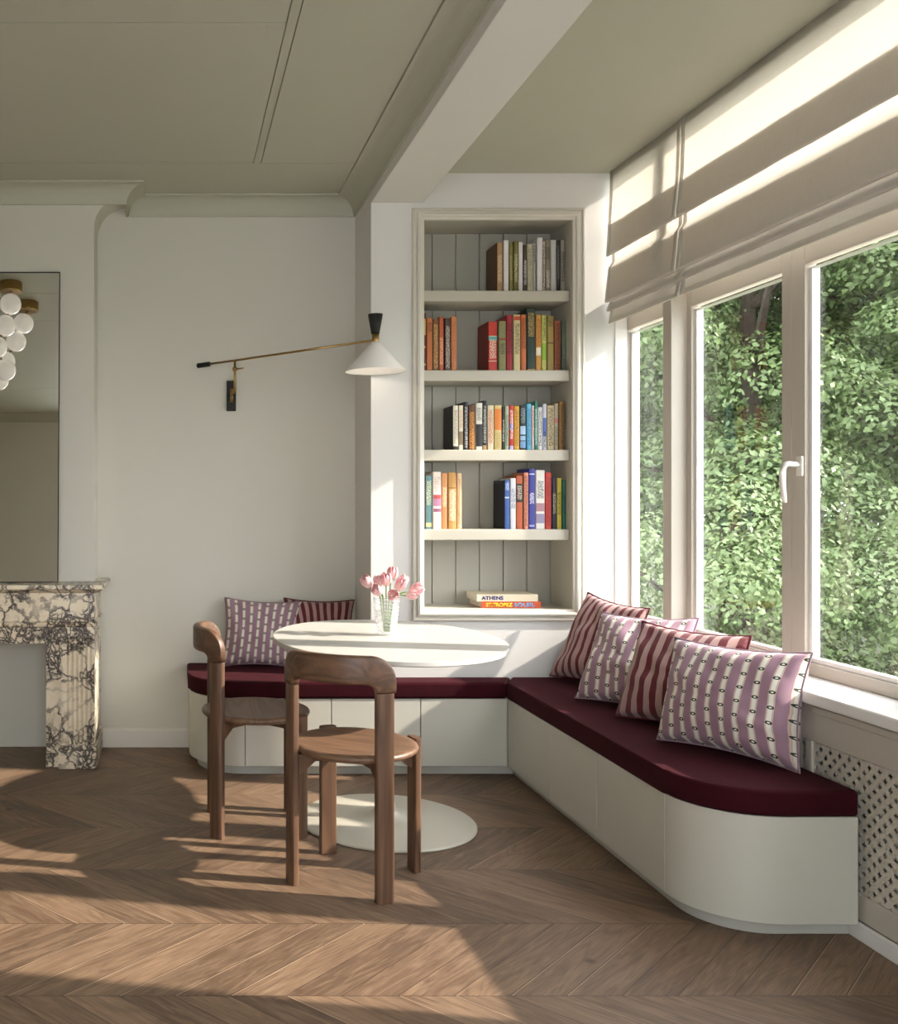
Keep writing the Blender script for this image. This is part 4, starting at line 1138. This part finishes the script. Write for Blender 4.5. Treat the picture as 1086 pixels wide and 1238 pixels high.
def make_tree(H, R, nclump, per, size, m, seed, trunk=.16, low=.25):
    rr = random.Random(seed); cl = []
    for _ in range(nclump):
        z = rr.uniform(low, 1.0); rad = R * math.sqrt(max(0.05, 1 - ((z - .5) / .58) ** 2)) * rr.uniform(.55, 1.0); th = rr.uniform(0, 2 * PI)
        cl.append((rad * math.cos(th), rad * math.sin(th), z * H, rr.uniform(.34, .72)))
    lm = leaf_cloud(cl, per, size, rr)
    bm = bmesh.new(); tube(bm, [(0, 0, -.1), (.05, 0, H * .3), (-.04, .05, H * .6), (0, 0, H * .9)], [trunk, trunk * .8, trunk * .5, trunk * .15], 10)
    for k in range(10):
        c = cl[k * 3 % len(cl)]; z0 = max(.2 * H, c[2] - .9)
        tube(bm, [(0, 0, z0), (c[0] * .5, c[1] * .5, z0 + (c[2] - z0) * .6), c[:3]], [trunk * .35, trunk * .22, .02], 6)
    tm = bpy.data.meshes.new('trunk'); bmesh.ops.recalc_face_normals(bm, faces=bm.faces); bm.to_mesh(tm); bm.free()
    lm.materials.append(m); tm.materials.append(M['bark'])
    return lm, tm
treeA = make_tree(6.6, 2.3, 105, 1000, .066, M['leaf'], 3)
treeB = make_tree(6.0, 2.1, 95, 1000, .062, M['leaf2'], 5)
shrub = make_tree(2.2, 1.25, 34, 800, .055, M['leaf2'], 9, .05, .12)
def plant(ms, name, label, cat, x, y, rz, sc=1, group=None):
    t = thing(name, label, cat, (x, y, GZ), rz, group); t.scale = (sc, sc, sc)
    for nm, me in zip(('foliage', 'trunk'), ms):
        o = bpy.data.objects.new(nm, me); COL.objects.link(o); o.parent = t
    return t
TG = 'leafy trees beyond the windows'
plant(treeA, 'garden_tree', 'broad green tree filling most of the left casement pane', 'tree', 6.3, 10.6, 0, 1.0, TG)
plant(treeB, 'garden_tree', 'lighter green tree filling the right casement pane', 'tree', 8.3, 10.4, 1, 1.05, TG)
plant(treeB, 'garden_tree', 'lighter green tree seen through the narrow side window', 'tree', 4.9, 12.2, 2.2, 1.0, TG)
plant(treeA, 'garden_tree', 'tall dark tree standing behind the gap between the two casement trees', 'tree', 8.2, 14.2, 4, 1.25, TG)
plant(treeA, 'garden_tree', 'tree at the far right edge of the right casement pane', 'tree', 11.2, 12.0, 5, 1.15, TG)
plant(treeB, 'garden_tree', 'background tree behind the left casement tree', 'tree', 10.6, 17.5, .7, 1.5, TG)
plant(treeA, 'garden_tree', 'background tree behind the narrow side window tree', 'tree', 6.2, 17.5, 3, 1.4, TG)
plant(treeB, 'garden_tree', 'background tree farthest right behind the foliage', 'tree', 14.5, 17.0, 2, 1.5, TG)
SG = 'low shrubs beyond the windows'
plant(shrub, 'garden_shrub', 'low shrub at the foot of the right casement pane', 'shrub', 6.4, 8.2, 0, 1.0, SG)
plant(shrub, 'garden_shrub', 'low shrub at the foot of the left casement pane', 'shrub', 5.0, 8.9, 2, 1.0, SG)
plant(shrub, 'garden_shrub', 'low shrub at the lower right corner of the right casement pane', 'shrub', 7.9, 8.3, 4, 1.05, SG)

# ------------------------------------------------------------------ light
sd_ = Vector((-math.cos(math.radians(11)), math.sin(math.radians(11)), -.59 )).normalized()
sl = bpy.data.lights.new('sun', 'SUN'); sl.energy = 8.3; sl.angle = math.radians(.9); sl.color = (1, .91, .80)
so = bpy.data.objects.new('sun', sl); COL.objects.link(so); so.rotation_euler = (-sd_).to_track_quat('Z', 'Y').to_euler(); so.location = (8, 1, 6)
w = bpy.data.worlds.new('sky'); S.world = w; w.use_nodes = True; nt = w.node_tree; nt.nodes.clear()
wo = nt.nodes.new('ShaderNodeOutputWorld'); bg = nt.nodes.new('ShaderNodeBackground'); sky = nt.nodes.new('ShaderNodeTexSky')
sky.sky_type = 'HOSEK_WILKIE'; sky.turbidity = 8; sky.ground_albedo = .4; sky.sun_direction = -sd_
mixn = nt.nodes.new('ShaderNodeMix'); mixn.data_type = 'RGBA'; mixn.inputs[0].default_value = .75
nt.links.new(sky.outputs[0], mixn.inputs[6]); mixn.inputs[7].default_value = (.92, .945, 1.0, 1)
nt.links.new(mixn.outputs[2], bg.inputs[0]); bg.inputs[1].default_value = 7.0
nt.links.new(bg.outputs[0], wo.inputs[0])

# ------------------------------------------------------------------ camera
cd = bpy.data.cameras.new('camera'); co = bpy.data.objects.new('camera', cd); COL.objects.link(co)
co.location = (0, 0, 1.28); co.rotation_euler = (PI / 2, 0, 0)
cd.lens = 36 * 1180 / 1238; cd.sensor_width = 36; cd.sensor_fit = 'AUTO'
cd.shift_x = (543 - 210) / 1238; cd.shift_y = -(619 - 603) / 1238
cd.clip_start = .05
S.camera = co
S.view_settings.view_transform = 'Standard'; S.view_settings.look = 'None'
S.view_settings.gamma = 1; S.view_settings.use_curve_mapping = False
S.view_settings.exposure = 0.47
